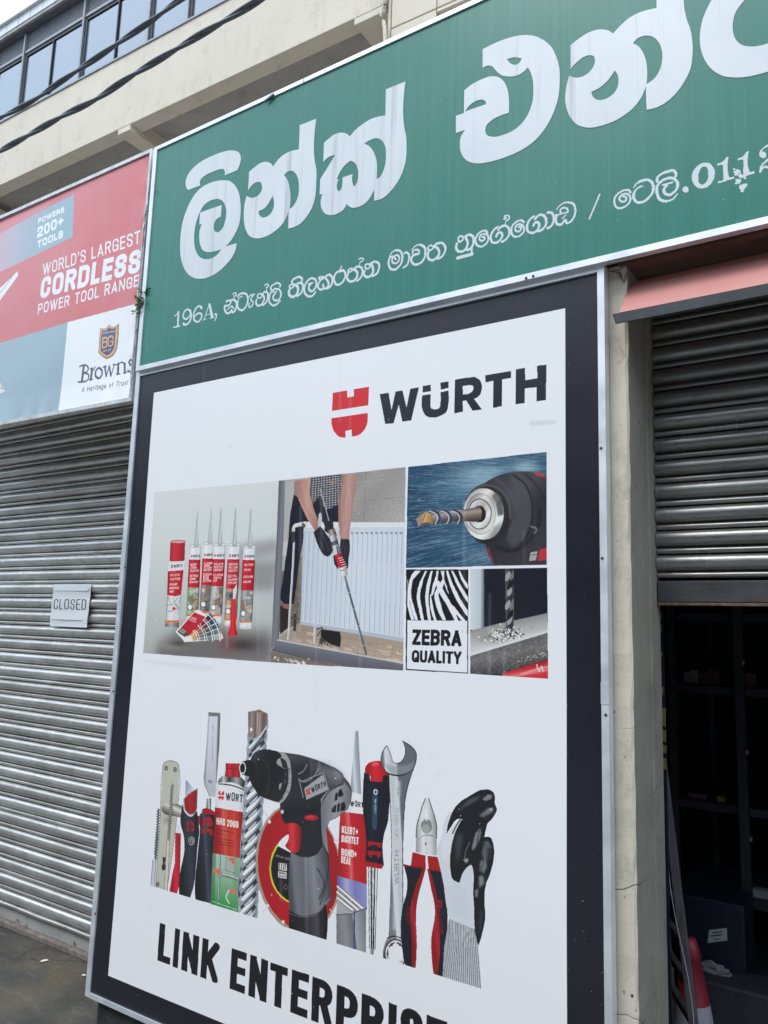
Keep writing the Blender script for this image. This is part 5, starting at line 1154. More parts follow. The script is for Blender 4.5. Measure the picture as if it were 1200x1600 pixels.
# render lip on the reveal: a smoother band nearer the shutter
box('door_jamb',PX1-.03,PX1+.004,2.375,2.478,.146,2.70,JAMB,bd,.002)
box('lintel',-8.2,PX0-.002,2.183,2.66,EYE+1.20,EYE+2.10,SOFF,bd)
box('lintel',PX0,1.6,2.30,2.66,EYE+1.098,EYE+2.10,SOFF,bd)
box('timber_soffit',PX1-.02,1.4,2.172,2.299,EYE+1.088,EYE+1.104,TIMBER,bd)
box('timber_soffit',PX1-.004,1.4,2.30,2.44,EYE+1.060,EYE+1.096,TIMBER,bd)
box('roof_slab',-8.2,1.6,2.21,5.4,EYE+2.10,EYE+2.13,SOFF,bd)
box('wall',-8.2,-6.4,2.21,2.66,0,EYE+1.20,CREAM,bd)
# added shop row, out of view, to darken reflections in shutters and glossy boards
fr=empty('added_shop_row','unseen plain grey shop row added across the street to darken reflections','building',(-4,-10,0))
GREYW=plain('far_side_render',(.13,.125,.115),.9,0,.2,.6); DKW=plain('far_side_glass',(.04,.05,.06),.3,0,.2,2)
box('wall',-34,28,-14,-9.5,0,7.6,GREYW,fr); box('roof',-34.2,28.2,-14,-9.2,7.6,7.8,GREYW,fr)
for k in range(13):
    x=-32+k*4.6; box('window',x,x+2.2,-9.51,-9.46,3.9,5.1,DKW,fr); box('shop_opening',x-.4,x+2.8,-9.51,-9.46,.1,2.7,DKW,fr)
# shop room seen through the half raised shutter
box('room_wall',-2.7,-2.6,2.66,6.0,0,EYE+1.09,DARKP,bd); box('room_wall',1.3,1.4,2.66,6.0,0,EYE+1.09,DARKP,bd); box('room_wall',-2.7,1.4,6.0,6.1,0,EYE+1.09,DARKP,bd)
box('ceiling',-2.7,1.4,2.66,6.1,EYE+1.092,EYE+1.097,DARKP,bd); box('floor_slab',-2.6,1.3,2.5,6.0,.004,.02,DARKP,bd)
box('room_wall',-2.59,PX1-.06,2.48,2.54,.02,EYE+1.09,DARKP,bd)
box('room_wall',-8.2,-2.72,2.665,2.72,0,EYE+1.20,DARKP,bd)  # unseen backing wall, added to stop light leaking between the slats
# upper storey, turned about one degree from the signs
TT=.0209; ANG=math.atan(TT)
def fac(px,py,off=0.):
    r=ray(px,py); xr=r[0]/r[1]; Y=(4+off+5.2*TT)/(1-xr*TT); X=xr*Y; return ((X+5.2)/math.cos(ANG), r[2]/r[1]*Y+EYE)
up=[]
def ub(name,x0,x1,y0,y1,z0,z1,mat,bev=0,parent=None):
    me=boxm(x0,x1,y0,y1,z0,z1,bev); me.transform(Matrix.Translation((-5.2,4,0))@Matrix.Rotation(ANG,4,'Z')); o=link(name,me,mat,parent or bd); return o
ZB,ZK,ZS=EYE+4.41,EYE+4.355,EYE+5.16
XR=fac(604,10)[0]
ub('parapet',-9,XR,0,.14,ZB,ZS-.012,PARA,.004)
ub('sill',-9,XR,-.012,.10,ZS-.010,ZS+.006,WFR)
for a,b in ((fac(184,206)[0],fac(203,196)[0]),(fac(553,42)[0],XR-.01)):
    ub('cross_beam',a,b,.002,1.5,ZK,ZB-.002,PARA,.003); ub('cross_beam',a,b,.142,1.5,ZB,ZB+.12,PARA)
for k in (-2.46*1-0,):
    a=fac(184,206)[0]+k; ub('cross_beam',a,a+.19,.002,1.5,ZK,ZB-.002,PARA,.003)
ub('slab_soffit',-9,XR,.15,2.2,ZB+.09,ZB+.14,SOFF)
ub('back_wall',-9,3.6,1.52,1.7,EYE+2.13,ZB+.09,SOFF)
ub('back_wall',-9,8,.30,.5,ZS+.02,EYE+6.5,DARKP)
# right-hand bay: rendered panels with sunk joints
xa=fac(606,20)[0]; xg=fac(611,20)[0]; xc_=fac(682,8)[0]; zg=EYE+4.19
ub('wall_panel',xa+.002,xg-.004,.0,.22,EYE+2.2,ZS+.8,PARA,.003)
for (p,q) in ((xg+.004,xc_-.004),):
    ub('wall_panel',p,q,.004,.22,zg+.006,ZS+.8,PARA,.003); ub('wall_panel',p,q,.004,.22,EYE+2.2,zg-.006,PARA,.003)
ub('wall_panel',xc_+.004,3.9,.004,.22,zg+.006,ZS+.8,PARA,.003); ub('wall_panel',xc_+.004,3.9,.004,.22,zg-.03,zg-.006,PARA,.003)
ub('joint_backing',xa+.004,3.9,.03,.2,zg-.02,ZS+.8,SOFF); ub('joint_backing',xa+.004,xc_-.006,.03,.2,EYE+2.2,zg+.01,SOFF)
ub('slab_soffit',xc_,4.0,.24,2.0,zg+.05,zg+.1,SOFF)
# rain pipe in the corner
p=[]
for (px,py,o) in ((601,-40,-.03),(601,5,-.03),(600,14,-.03),(596,24,-.02),(599,34,-.03),(601,44,-.035),(602,70,-.035),(603,110,-.035)):
    s,z=fac(px,py,o); p.append((s,o,z))
pm=tubem([(a,b,c) for a,b,c in p],.014,10); pm.transform(Matrix.Translation((-5.2,4,0))@Matrix.Rotation(ANG,4,'Z')); link('rain_pipe',pm,PARA,bd,smooth=True)
# window band
ZG=EYE+5.845; ZH=EYE+5.915; ZL=EYE+6.14
mull=[fac(px,py,.04)[0] for px,py in ((31,176),(75.5,152),(126,124),(179,96),(234,65),(297,30),(362,-6))]
mull=[mull[0]-1.05,mull[0]-.52]+mull+[mull[-1]+.52,mull[-1]+1.04]
thin={3}
for i in range(len(mull)-1):
    a,b=mull[i],mull[i+1]
    w=ub('window',a+.012,b-.012,.055,.06,ZS+.02,ZG,WFD); 
    g=boxm(a+.02,b-.02,.048,.053,ZS+.012,ZG-.015)
    g.transform(Matrix.Translation((-5.2,4,0))@Matrix.Rotation(ANG,4,'Z')); po=bpy.data.objects.new('pane',g); g.materials.append(GLASS); COL.objects.link(po); po.parent=w
for i,x in enumerate(mull):
    if i in thin or i==5: ub('mullion',x-.006,x+.006,.03,.07,ZS+.006,ZG,WFD)
    else: ub('mullion',x-.004,x+.028,.034,.07,ZS+.006,ZG,WFD); ub('mullion',x-.030,x-.0055,.016,.07,ZS+.006,ZL-.03,WFR)
ub('header_rail',mull[0],mull[-1],.038,.08,ZG+.002,ZG+.030,WFD); ub('header_rail',mull[0],mull[-1],.028,.08,ZH-.034,ZH-.012,WFR,.002); ub('header_rail',mull[0],mull[-1],.036,.08,ZH-.010,ZH+.008,WFR,.002)
z=ZH+.012
while z<ZL-.02:
    ub('louvre',mull[0],mull[-1],.045,.075,z,z+.022,LOUV,.003); z+=.027
ub('eave_soffit',-9,3,-.02,.3,ZL,ZL+.02,LOUV)
j0=[fac(px,py,-.05)[0] for px,py in ((9.5,60),(27,49.5),(46,38),(66,26),(85.5,13))]
st=(j0[-1]-j0[0])/4; xs=[j0[0]+st*k for k in range(-3,16)]
for a,b in zip(xs,xs[1:]):
    ub('eave_panel',a+.003,b-.003,-.05,-.022,ZL-.006,ZL+.03,FTILE,.002); ub('fascia_panel',a+.003,b-.003,-.056,-.03,ZL+.034,ZL+.135,FASC,.002)
ub('fascia_backing',xs[0],xs[-1],-.045,-.03,ZL+.03,ZL+.14,WFD)
ub('gutter',xs[0],xs[-1],-.085,-.02,ZL+.138,ZL+.165,FASC,.006)
ub('roof_edge',xs[0],xs[-1],-.06,.9,ZL+.166,ZL+.19,WFR)
# ---------------------------------------------------------------- roller shutters
def slat_mesh(x0,x1,p):
    pr=[]
    for k in range(7):
        a=math.pi*k/6; pr.append((-.0005-.0085*math.sin(a),.003+.0175*(1-math.cos(a))/2))
    pr.append((.012,.0212)); pr.append((.012,.0240))
    z0=.0250;zz=p-.0005
    for k in range(11):
        t=k/10; a=math.pi*t; pr.append((-.0245*math.sin(a)**.75+.004,z0+(zz-z0)*(1-math.cos(a))/2))
    pr.append((.012,p-.0008)); pr.append((.012,p+.0012))
    vs=[];fs=[]; N=len(pr); nx=10
    for i in range(nx+1):
        x=x0+(x1-x0)*i/nx
        for y,z_ in pr: vs.append((x,y,z_))
    for i in range(nx):
        for k in range(N-1): fs.append((i*N+k,(i+1)*N+k,(i+1)*N+k+1,i*N+k+1))
    me=mesh(vs,fs)
    for q in me.polygons: q.use_smooth=True
    me.materials.append(STEEL); return me
YLS=2.60; PL=.0775; ZL0=EYE-1.437
ls=empty('roller_shutter','closed galvanised roller shutter on the left with the paper notice taped on','shutter',(-4.9,YLS,0))
sm=slat_mesh(-1.65,2.2,PL)
for k in range(-1,36):
    o=bpy.data.objects.new('slat',sm); COL.objects.link(o); o.parent=ls; o.location=(0,rnd_.uniform(-.002,.002),ZL0+k*PL+rnd_.uniform(-.0008,.0008)); o.rotation_euler=(rnd_.uniform(-.03,.03),0,rnd_.uniform(-.0006,.0006))
box('bottom_rail',-6.5,-2.72,YLS-.006,YLS+.01,EYE-1.580,EYE-1.512,RAIL_L,ls,.002)
tr=tubem([(-6.5+i*.12,YLS-.012+rnd_.uniform(-.001,.001),EYE-1.505+rnd_.uniform(-.0015,.0015)) for i in range(33)],.011,8); link('bottom_rail_lip',tr,STEEL,ls,smooth=True)
box('threshold_strip',-6.5,-2.72,YLS-.035,YLS+.05,.001,EYE-1.5815,THRESH,ls,.003)
box('guide_channel',-6.46,-6.40,YLS-.04,YLS+.04,.03,EYE+1.2,STEEL_D,ls,.002)
YRS=2.45; PR=.0737
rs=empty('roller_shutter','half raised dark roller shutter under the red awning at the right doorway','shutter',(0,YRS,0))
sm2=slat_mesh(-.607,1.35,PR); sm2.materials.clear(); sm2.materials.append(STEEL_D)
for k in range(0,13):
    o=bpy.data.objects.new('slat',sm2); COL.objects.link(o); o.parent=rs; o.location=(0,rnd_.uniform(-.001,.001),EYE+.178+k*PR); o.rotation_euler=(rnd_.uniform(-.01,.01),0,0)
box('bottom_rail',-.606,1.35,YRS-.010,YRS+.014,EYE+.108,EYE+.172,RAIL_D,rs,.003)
box('rail_flange',-.606,1.35,YRS-.016,YRS+.02,EYE+.098,EYE+.1065,RUST,rs,.002)
# ---------------------------------------------------------------- green signboard
gp=empty('signboard','long green signboard with big white Sinhala lettering and an address line below','sign',(-1,2.13,EYE+1.6))
GY=D-.02; gx0,gx1=-1.2865*GY,.95; gz1,gz0=1.0126*GY,.5099*GY
W_,H_=1900,760; im=lin_img('address_print',W_,H_,green.ops); im.colorspace_settings.name='Non-Color'
m=MT('green_signface'); t=m.node('ShaderNodeTexImage'); t.image=im; t.extension='CLIP'; u=m.node('ShaderNodeUVMap'); m.t.links.new(u.outputs[0],t.inputs[0])
stp=m.noise(75,3,(1,.01,.004),.7); st2=m.noise(260,1,(1,.01,.004)); big=m.noise(1.6,5); spk=m.noise(85,2); runs=m.noise(14,4,(1,.1,.05))
base=m.ramp(stp,[(.28,(.011,.162,.114)),(.5,(.013,.174,.126)),(.74,(.020,.194,.144))])
base=m.mix(base,(.07,.26,.21),m.math('MULTIPLY',m.ramp(runs,[(.60,(0,0,0)),(.76,(1,1,1))]),.16))
base=m.mix(base,(.09,.25,.23),m.math('MULTIPLY',m.ramp(big,[(.5,(0,0,0)),(.8,(1,1,1))]),.25))
base=m.mix(base,(.50,.62,.62),m.ramp(spk,[(.735,(0,0,0)),(.77,(.9,.9,.9))]))
base=m.mix(base,(.66,.69,.71),m.ramp(t.outputs[0],[(.4,(0,0,0)),(.6,(.97,.97,.97))]))
m.col(base).set(m.ramp(big,[(.3,(.26,)*3),(.7,(.42,)*3)]),0,.42,.15,.15)
m.bump(m.math('ADD',m.math('MULTIPLY',stp,.35),m.math('ADD',m.math('MULTIPLY',st2,.15),m.noise(1.3,2))),.16,.01); GFACE=m.m
gc=green; gc.Y=GY
link('sign_face',board_face(gc,W_,H_,[(gx0+.02,gz1-.017),(gx1-.02,gz1-.017),(gx1-.02,gz0+.019),(gx0+.02,gz0+.019)]),GFACE,gp)
box('backing_board',gx0+.01,gx1-.01,GY+.001,GY+.036,gz0+.012+EYE,gz1-.008+EYE,TIMBER,gp)
frame(gp,gx0,gx1,gz0,gz1,GY-.006,GY+.02,.0235,.0235,.018,.0200,ALU)
m=MT('white_vinyl'); a=m.noise(26,5,(1,.05,.03),.7); b=m.noise(3,4); c=m.noise(90,3,(1,.02,.02))
base=m.mix(m.ramp(b,[(.3,(.63,.655,.68)),(.7,(.72,.735,.75))]),(.40,.40,.42),m.ramp(a,[(.52,(0,0,0)),(.68,(.7,.7,.7))])); base=m.mix(base,(.28,.28,.30),m.math('MULTIPLY',m.ramp(c,[(.66,(0,0,0)),(.74,(1,1,1))]),m.ramp(b,[(.45,(0,0,0)),(.6,(.5,.5,.5))])))
m.col(base).set(.4,0,.5).bump(m.noise(1.3,2),.08,.01); VINYL=m.m
def filled(name,contours,y,mat,parent,ext=.0004):
    cu=bpy.data.curves.new('c','CURVE'); cu.dimensions='2D'; cu.fill_mode='BOTH'; cu.extrude=ext
    for c in contours:
        pts=pairs(c); sp=cu.splines.new('POLY'); sp.points.add(len(pts)-1); sp.use_cyclic_u=True
        for q,(x,z) in zip(sp.points,pts): q.co=(x,z,0,1)
    ob=bpy.data.objects.new('tmp',cu); me=bpy.data.meshes.new_from_object(ob); bpy.data.objects.remove(ob)
    me.transform(Matrix.Translation((0,y,EYE))@Matrix.Rotation(math.pi/2,4,'X')); return link(name,me,mat,parent)
for L_ in LET: filled('letter',L_,GY-.0009,VINYL,gp)
# spots worn on the strips, a bolt tail and a seam
jx=at(476,128,GY)[0]; box('seam_cover',jx-.002,jx+.002,GY-.0068,GY+.01,EYE+gz1-.0175,EYE+gz1+.001,STEEL_D,gp)
bar('wire_tail',at(414,158,GY-.012),at(428,147,GY-.008),.008,.006,CABLE,gp)
for px,py in ((822,434.5),(833,431.5),(243,298)): pxs(gp,px,py,GY-.0065)
# ---------------------------------------------------------------- red advertising board
rp=empty('advertising_board','red and blue-grey cordless tool advertising board with a white corner carrying a shield crest','sign',(-3.4,D,EYE+1.6))
RX1=-1.2906*D; RX0=-2.28*D; rz1=1.0123*D; rz0=.4470*D
TL=.0165/1.27*(RX1-RX0)  # the board hangs slightly off level
im=lin_img('cordless_print',1320,750,red.ops); m,base=print_mat('cordless_flex',im,.34,.22,.3,.2); RFACE=m.m
m.b.inputs['Coat Roughness'].default_value=.2
def wr(u,v,x,z):
    e=max(0,1-(1-v)*9); s=math.sin(x*31+math.sin(x*9)*2)*.5+.5
    r=max(0,1-(1-u)*40)
    return .004*math.sin(x*2.3+z)*(.5)+e*(.004+.005*s*e)+ .003*r*math.sin(z*38)
link('sign_face',board_face(red,1320,750,[(RX0+.02,rz1+TL-.018),(RX1-.010,rz1-.018),(RX1-.010,rz0+.018),(RX0+.02,rz0+TL+.018)],260,110,wr),RFACE,rp)
frame(rp,RX0,RX1,rz0,rz1,D-.010,D+.03,.02,.0135,.018,.018,ALU_OLD,tilt=TL)
vs=[(RX0+.01,D+.02,rz0+TL+.01+EYE),(RX1-.01,D+.02,rz0+.01+EYE),(RX1-.01,D+.02,rz1-.01+EYE),(RX0+.01,D+.02,rz1+TL-.01+EYE)]
link('backing_board',mesh(vs,[(0,1,2,3)]),TIMBER,rp)
for px,py in ((225,418),(229,365),(228,425),(214.5,515),(231,330),(233,300)): pxs(rp,px,py,D-.0105)
# peeled edge of the flex, pinned along the right side
pv=[];pf=[]
r=random.Random(8)
for i in range(40):
    z=EYE+rz0+.02+(rz1-rz0-.3)*i/39
    pv+= [(RX1-.0145+r.uniform(-.003,.003),D-.0125,z),(RX1-.004+r.uniform(-.004,.003),D-.012-r.uniform(0,.007),z)]
for i in range(39): pf.append((i*2,i*2+1,i*2+3,i*2+2))
link('peeled_edge',mesh(pv,pf),plain('torn_flex',(.55,.55,.54),.6,0,.35,70),rp)
# ---------------------------------------------------------------- poster board
pp=empty('poster_board','tall black-edged white poster board of tools and sealants above the company name','sign',(-1.7,D,1.0))
px0,px1=-1.2823*D,-.3099*D; pz1,pz0=.5068*D,-.6810*D
im=lin_img('poster_print',1686,2056,poster.ops); m,base=print_mat('poster_flex',im,.32,.0,.25,.18); PFACE=m.m
def bow(u,v,x,z): return .002*math.sin(x*3+z*2)+.0015*math.sin(z*5+x)
link('sign_face',board_face(poster,1686,2056,[(px0+.02,pz1-.018),(px1-.018,pz1-.018),(px1-.018,pz0+.014),(px0+.02,pz0+.014)],40,50,bow),PFACE,pp)
frame(pp,px0,px1,pz0,pz1,D-.008,D+.03,.0265,.0215,.0215,.018,ALU)
box('backing_board',px0+.01,px1-.004,D+.012,D+.030,pz0+.01+EYE,pz1-.004+EYE,BLKTR,pp)
for px,py in ((941,872),(946.4,1117),(939,700),(149,1427.5),(195.3,886),(177,1080)): pxs(pp,px,py,D-.0085)
box('strip_joint',px1-.0222,px1+.0006,D-.0092,D+.02,at(945,1066,D)[2],at(945,1100,D)[2],ALU,pp)
# ---------------------------------------------------------------- awning over the right door
aw=empty('awning','faded red sloping awning with a black valance over the right doorway','awning',(.3,2.2,EYE+1))
XA=-.617; vs=[(XA,2.12,EYE+.918),(1.3,2.12,EYE+.922),(1.3,2.24,EYE+1.066),(XA,2.24,EYE+1.058)]
vs+= [(x,y+.004,z-.004) for x,y,z in vs]
link('awning_sheet',mesh(vs,[(0,1,2,3),(7,6,5,4),(0,4,5,1),(3,2,6,7),(0,3,7,4),(1,5,6,2)]),AWN,aw)
va=at(956.5,491,2.117);vb=at(961.5,505.8,2.117)
vs=[va,(1.3,2.117,EYE+.9230),(1.3,2.117,EYE+.8865),(vb[0],2.117,EYE+.8865)]; vs+=[(x,y+.006,z) for x,y,z in vs]
link('valance',mesh(vs,[(3,2,1,0),(4,5,6,7),(0,1,5,4),(3,7,6,2),(0,4,7,3),(1,2,6,5)]),BLKTR,aw)
# ---------------------------------------------------------------- closed notice
cn=empty('paper_notice','white paper reading CLOSED taped to the left roller shutter','notice',(-3.4,2.57,EYE))
YP=2.5745
c4=[at(70+a/15,900+b/15,YP) for a,b in ((225,190),(1095,190),(990,1210),(120,1175))]
vs=[];fs=[]
NU,NV_=10,26
for j in range(NV_+1):
    v=j/NV_
    for i in range(NU+1):
        u=i/NU; P_=[(Vector(c4[0])*(1-u)+Vector(c4[1])*u)*(1-v)+(Vector(c4[3])*(1-u)+Vector(c4[2])*u)*v][0]
        ph=((P_.z-ZL0)/PL)%1.0; sag=.0012*math.cos((ph-.62)*2*math.pi)+.0015*math.sin(v*3+u*4)
        vs.append((P_.x,YP-sag-.002,P_.z))
for j in range(NV_):
    for i in range(NU): fs.append((j*(NU+1)+i,(j+1)*(NU+1)+i,(j+1)*(NU+1)+i+1,j*(NU+1)+i+1))
pim=Paint(870,1020); pim.a[:]=.93
def q2(a,b): 
    # photo-trace position -> position on the sheet
    return (a-172,b-185)
reg_ops=[]
p_=pim; 
p_.text('CLOSED',55,612,745,-2,0,-250,.085,.085,.42,[20,24,40],1)
im=bpy.data.images.new('closed_print',870,1020); ar=np.ones((1020,870,4),np.float32); ar[...,:3]=pim.a[::-1]; im.pixels.foreach_set(ar.ravel()); im.update(); im.pack()
me=mesh(vs,fs); L=me.uv_layers.new(name='UVMap')
for p in me.polygons:
    p.use_smooth=True
    for li in p.loop_indices:
        vi=me.loops[li].vertex_index; L.data[li].uv=((vi%(NU+1))/NU,1-(vi//(NU+1))/NV_)
m=MT('notice_paper'); t=m.node('ShaderNodeTexImage'); t.image=im; u=m.node('ShaderNodeUVMap'); m.t.links.new(u.outputs[0],t.inputs[0])
m.col(m.mix(t.outputs[0],(.97,.98,1.0),1.,'MULTIPLY')).set(.35,0,.5,.3,.1); link('sheet',me,m.m,cn)
for (a,b,c,d) in ((235,262,1010,345),(150,972,850,1035)):
    t0=at(70+a/15,900+b/15,YP-.0062);t1=at(70+c/15,900+d/15,YP-.0062)
    ta=boxm(t0[0],t1[0],YP-.0062,YP-.0058,t1[2],t0[2]); link('tape',ta,TAPE,cn)
# ---------------------------------------------------------------- overhead cables
def cable(name,pts,Y,label,R=.010,amp=.0075,pitch=.62):
    P3=[Vector(at(px,py,Y)) for px,py in pts]
    # smooth resample
    out=[]
    for i in range(len(P3)-1):
        p0=P3[max(i-1,0)];p1=P3[i];p2=P3[i+1];p3=P3[min(i+2,len(P3)-1)]
        for k in range(24):
            t=k/24; out.append(.5*((2*p1)+(p2-p0)*t+(2*p0-5*p1+4*p2-p3)*t*t+(3*p1-p0-3*p2+p3)*t**3))
    root=empty(name,label,'cable',tuple(P3[0])); 
    for s in range(2):
        q=[];L_=0
        for i,p in enumerate(out):
            if i: L_+=(p-out[i-1]).length
            a=2*math.pi*L_/pitch+s*math.pi
            t=(out[min(i+1,len(out)-1)]-out[max(i-1,0)]).normalized();u=t.cross(Vector((0,1,0))).normalized();v=t.cross(u)
            q.append(p+u*math.cos(a)*amp+v*math.sin(a)*amp)
        link('strand',tubem(q,R,10),CABLE,root,smooth=True)
    return root
cable('overhead_cable',[(-120,305),(-60,270),(0,236),(50,208),(100,180),(150,155),(200,122),(250,92),(300,62),(350,33),(400,3),(460,-36),(520,-75)],2.9,'twisted black overhead cable crossing the pale plastered parapet',.0125,.0095,.80)
cable('overhead_cable',[(-120,250),(-60,214),(0,184),(50,158),(100,124),(150,91),(200,57),(240,30),(280,0),(340,-40),(400,-80)],3.1,'twisted black overhead cable crossing the upstairs windows',.0125,.0095,.95)
# ---------------------------------------------------------------- plants
def weed(name,base,label,n,hgt,spread,ls_,seed,down=.25,yo=-.02):
    r=random.Random(seed); root=empty(name,label,'plant',tuple(base)); B0=Vector(base)
    lv=[];lf=[];sv=[]
    for s in range(n):
        d=Vector((r.uniform(-1,1)*spread,-abs(r.gauss(0,.5))*spread*.8+yo*.3,hgt*r.uniform(-down,1)))
        pts=[B0+d*t+Vector((0,0,-.25*hgt*t*t)) for t in (0,.33,.66,1)]
        link('stem',tubem(pts,.0013,4),STEM,root)
        for k in range(r.randint(6,10)):
            t=r.uniform(.15,1.); p=B0+d*t+Vector((0,0,-.25*hgt*t*t)); a=Vector((r.uniform(-1,1),r.uniform(-1,.2),r.uniform(-.5,.9))).normalized(); b=a.cross(Vector((r.uniform(-1,1),r.uniform(-1,1),r.uniform(-1,1)))).normalized(); L_=ls_*r.uniform(.5,1.2); i0=len(lv)
            lv+= [p,p+a*L_*.5+b*L_*.2,p+a*L_,p+a*L_*.5-b*L_*.2]; lf.append((i0,i0+1,i0+2,i0+3))
    o=link('foliage',mesh(lv,lf),LEAF,root); o['kind']='stuff'; return root
wb=at(226,476,D-.012); weed('weed',wb,'small wiry weed sprouting in the gap between the red and green signs',16,.10,.055,.022,3)
weed('weed',(-2.60,2.12,.0),'low dark weed on the pavement under the corner of the poster board',14,.10,.12,.03,6,.0)
weed('weed',(-2.30,2.14,.0),'second weed on the pavement further right under the poster board',12,.08,.12,.03,7,.0)
for (px,py,l1,l2) in ((69,1502,'larger pale dry leaf lying flat on the dark pavement by the shutter','leaf'),(130.5,1524.5,'small pale leaf lying on the pavement beside the poster board edge','leaf')):
    c=Vector(atg(px,py,.003)); a=Vector((.6,.8,0)).normalized() if px<100 else Vector((1,.2,0)).normalized(); s=.021 if px<100 else .012; b=Vector((-a.y,a.x,0))
    vs=[c-a*s+Vector((0,0,.001)),c-a*s*.3+b*s*.36+Vector((0,0,.005)),c+a*s*.5+b*s*.3+Vector((0,0,.007)),c+a*s+Vector((0,0,.002)),c+a*s*.5-b*s*.26+Vector((0,0,.003)),c-a*s*.3-b*s*.3+Vector((0,0,.001))]
    tag(link('dry_leaf',mesh(vs,[(0,1,2,3,4,5)]),plain('bleached_leaf',(.62,.62,.54),.7,0,.1,60)),l1,l2)
gr=random.Random(12); gv=[];gf=[]
for k in range(900):
    if k%3: x=gr.uniform(-6,-2.2); y=2.56-abs(gr.gauss(0,.10))
    else: x=gr.uniform(-5,-1.6); y=gr.uniform(1.3,2.5)
    if x>-2.74 and y>2.16: y=2.15-gr.uniform(0,.2)
    q=gr.uniform(.0012,.0045); i0=len(gv); a=gr.uniform(0,6.28)
    for j in range(4): gv.append((x+q*math.cos(a+j*1.57)*gr.uniform(.6,1.4),y+q*math.sin(a+j*1.57)*gr.uniform(.6,1.4),.0005))
    gv.append((x,y,q*gr.uniform(.4,.9))); gf+=[(i0,i0+1,i0+4),(i0+1,i0+2,i0+4),(i0+2,i0+3,i0+4),(i0+3,i0,i0+4)]
go=link('grit',mesh(gv,gf),plain('grit',(.13,.12,.10),.9,0,.6,200,.3,0)); tag(go,'scattered grit and dirt crumbs along the foot of the left shutter','grit',kind='stuff')
# ---------------------------------------------------------------- inside the doorway: colours cut dark to hold the room's gloom
lad=empty('ladder','worn grey ladder leaning inside the right doorway','ladder',(-.5,2.7,0))
WOOD=plain('worn_grey_timber',(.10,.09,.092),.8,0,.45,30,.3,.4,(1,1,.15))
A0,A1=Vector(at(1091,1660,2.66)),Vector(at(1030,1150,2.74)); B0,B1=A0+Vector((-.13,.26,-.02)),A1+Vector((-.10,.24,0))
bar('rail',A0,A1,.018,.026,WOOD,lad,.003,(1,0,0)); bar('rail',B0,B1,.018,.026,WOOD,lad,.003,(1,0,0))
for k in range(1,9):
    t=k/9; bar('rung',A0.lerp(A1,t),B0.lerp(B1,t),.028,.02,WOOD,lad,.003)
link('cord',tubem([A0.lerp(A1,t)+Vector((.012*math.sin(t*9),-.036,0)) for t in [i/20 for i in range(21)]],.0016,5),WHP,lad)
cx=at(1076,1463,2.95)
cone=empty('traffic_cone','red topped white sleeved safety cone standing behind the ladder','traffic cone',(cx[0],2.95,0))
zt=cx[2]; ofs=Matrix.Translation((cx[0]+.005,2.95,0))
for nm,pr,mt in (('cone_top',[(0,zt),(.018,zt-.004),(.026,zt-.03),(.036,zt-.06),(.030,zt-.065),(.052,zt-.17),(.056,zt-.20)],REDP),('white_sleeve',[(.057,zt-.20),(.066,zt-.26),(.076,zt-.33),(.09,zt-.42)],WHP),('cone_base',[(.09,zt-.42),(.105,.05),(.15,.045),(.15,.021),(0,.021)],REDP)):
    me=lathem(pr,24); me.transform(ofs); link(nm,me,mt,cone,smooth=True)
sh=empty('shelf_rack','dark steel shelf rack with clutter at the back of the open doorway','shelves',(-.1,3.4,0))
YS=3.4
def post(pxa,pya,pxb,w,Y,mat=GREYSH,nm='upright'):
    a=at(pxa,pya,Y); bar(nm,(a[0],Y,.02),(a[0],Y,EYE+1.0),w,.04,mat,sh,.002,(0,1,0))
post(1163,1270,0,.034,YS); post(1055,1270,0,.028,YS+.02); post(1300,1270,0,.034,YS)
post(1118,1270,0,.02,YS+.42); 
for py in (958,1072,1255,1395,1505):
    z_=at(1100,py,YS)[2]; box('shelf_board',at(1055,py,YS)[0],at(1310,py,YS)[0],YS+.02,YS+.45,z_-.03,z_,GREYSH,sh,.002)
for (px,py) in ((1170,1036),(1176,1176),(1182,1312),(1182,1500)):
    a=at(px-9,py,YS-.03); box('bracket_slot',a[0]-.004,a[0]+.004,YS-.024,YS-.0205,a[2]-.008,a[2]+.008,plain('bright_metal',(.3,.3,.3),.3,.8),sh)
CLUT=[((1078,1053),(.035,.05,.05),'small pale carton on the upper shelf left end',(.09,.095,.10)),((1088,1050),(.03,.05,.06),'small white carton second from left on the upper shelf',(.10,.11,.12)),((1104,1052),(.05,.05,.05),'dull red packet in the middle of the upper shelf',(.05,.008,.01)),((1118,1050),(.04,.05,.07),'taller dark red packet right of centre on the upper shelf',(.045,.007,.01)),((1172,1054),(.05,.05,.06),'dark red tin on the upper shelf right of the post',(.045,.007,.01)),((1128,1240+0),(.03,.05,.02),'flat yellow packet on the middle shelf',(.14,.15,.05)),((1190,1384),(.06,.05,.03),'grey folded bag on the lower shelf right of the post',(.16,.18,.19)),((1092,1245),(.07,.05,.02),'dark folded cloth on the middle shelf',(.07,.03,.04))]
for i,((px,py),(w,d_,h),lb,c) in enumerate(CLUT):
    a=at(px,py,YS+.1); zz=min((at(1100,q,YS)[2] for q in (958,1072,1255,1395,1505)),key=lambda v:abs(v-(a[2]-h/2)))+.001
    o=box('carton',a[0]-w/2,a[0]+w/2,YS+.06,YS+.06+d_,zz,zz+h,plain('carton_paint_%d'%i,c,.6,0,.2,30),None,.004); tag(o,lb,'carton')
dk=box('cabinet',at(1062,1430,3.1)[0],at(1158,1430,3.1)[0],3.16,3.36,.02,at(1100,1405,3.15)[2],plain('dark_blue_cabinet',(.003,.006,.018),.5,0,.2,6),None,.004); tag(dk,'dark blue metal cabinet with a paper label inside the doorway','cabinet')
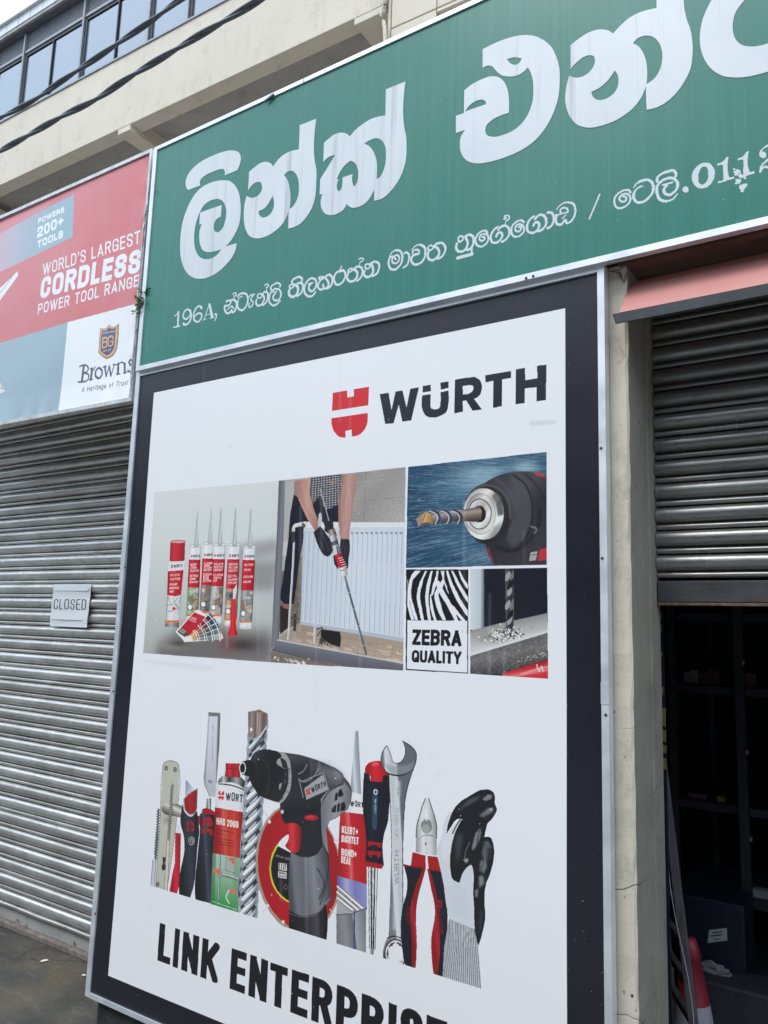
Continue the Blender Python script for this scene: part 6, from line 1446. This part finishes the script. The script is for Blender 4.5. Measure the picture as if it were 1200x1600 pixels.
a=[at(px,py,3.157) for px,py in ((1108,1453),(1135.5,1450),(1136.5,1469.5),(1105.5,1473.5))]
PAPER2=plain('dimmed_label_paper',(.30,.32,.34),.6)  # white label paper, its colour dimmed for the gloom indoors
nt=empty('label_sheet','white printed paper label stuck on the dark blue cabinet','notice',a[0]); link('sheet',mesh(a[::-1],[(0,1,2,3)]),PAPER2,nt)
for k,(u0,u1,v,h_) in enumerate(((.2,.85,.2,.09),(.12,.8,.42,.10),(.35,.7,.75,.07))):
    A=Vector(a[0]);Bv=Vector(a[1]);Dv=Vector(a[3]); f=lambda u,v_:tuple(A+(Bv-A)*u+(Dv-A)*v_+Vector((0,-.0015,0)))
    link('text_line',mesh([f(u0,v),f(u0,v+h_),f(u1,v+h_),f(u1,v)],[(0,1,2,3)]),BLKTR,nt)
for i,(px,py,s,lb) in enumerate(((1112,1512,.035,'crumpled white paper on the lower clutter inside the doorway'),(1128,1520,.03,'small creased white paper slip right of the crumpled paper'),(1187,1545,.03,'pale crumpled rag at the foot of the shelf rack'))):
    c=Vector(at(px,py,3.12)); r=random.Random(20+i); bm=bmesh.new(); bmesh.ops.create_icosphere(bm,subdivisions=2,radius=s)
    for v in bm.verts: v.co=Vector((v.co.x*1.3,v.co.y*.6,v.co.z*.55))*(1+r.uniform(-.3,.3))+c
    me=bpy.data.meshes.new('m'); bm.to_mesh(me); bm.free(); tag(link('crumpled_paper',me,plain('dimmed_paper_%d'%i,(.14,.145,.155),.8,0,.2,40)),lb,'paper')  # scrap colour darkened to carry the shade of the room
bn=box('storage_bin',at(1065,1560,3.0)[0]+.05,at(1200,1560,3.0)[0],3.03,3.2,.02,at(1110,1530,3.05)[2],plain('black_bin',(.02,.022,.026),.5,0,.3,20),None,.01); tag(bn,'black storage bin on the floor at the foot of the cabinet','bin')
# yellow vinyl on the door panel just inside the jamb
dp=empty('door_panel','narrow dark door panel inside the jamb with cut yellow vinyl strips','door',(-.62,2.56,0))
box('panel',-.632,-.622,2.56,2.572,.02,EYE+1.0,DARKP,dp)
for (y0,y1,w) in ((956,972,5),(974,989,5),(1017,1026,4),(1071,1086,4),(1104,1136,7),(1138,1160,6),(1162,1178,6),(1182,1203,5)):
    a=at(1029,y0,2.555);b=at(1029+w+ (y0-950)*.035,y1,2.555)
    vs=[(a[0],2.555,a[2]),(b[0],2.555,a[2]-.004),(b[0]-.002,2.555,b[2]),(a[0],2.555,b[2]+.006)]; link('vinyl_strip',mesh(vs,[(3,2,1,0)]),YEL,dp)
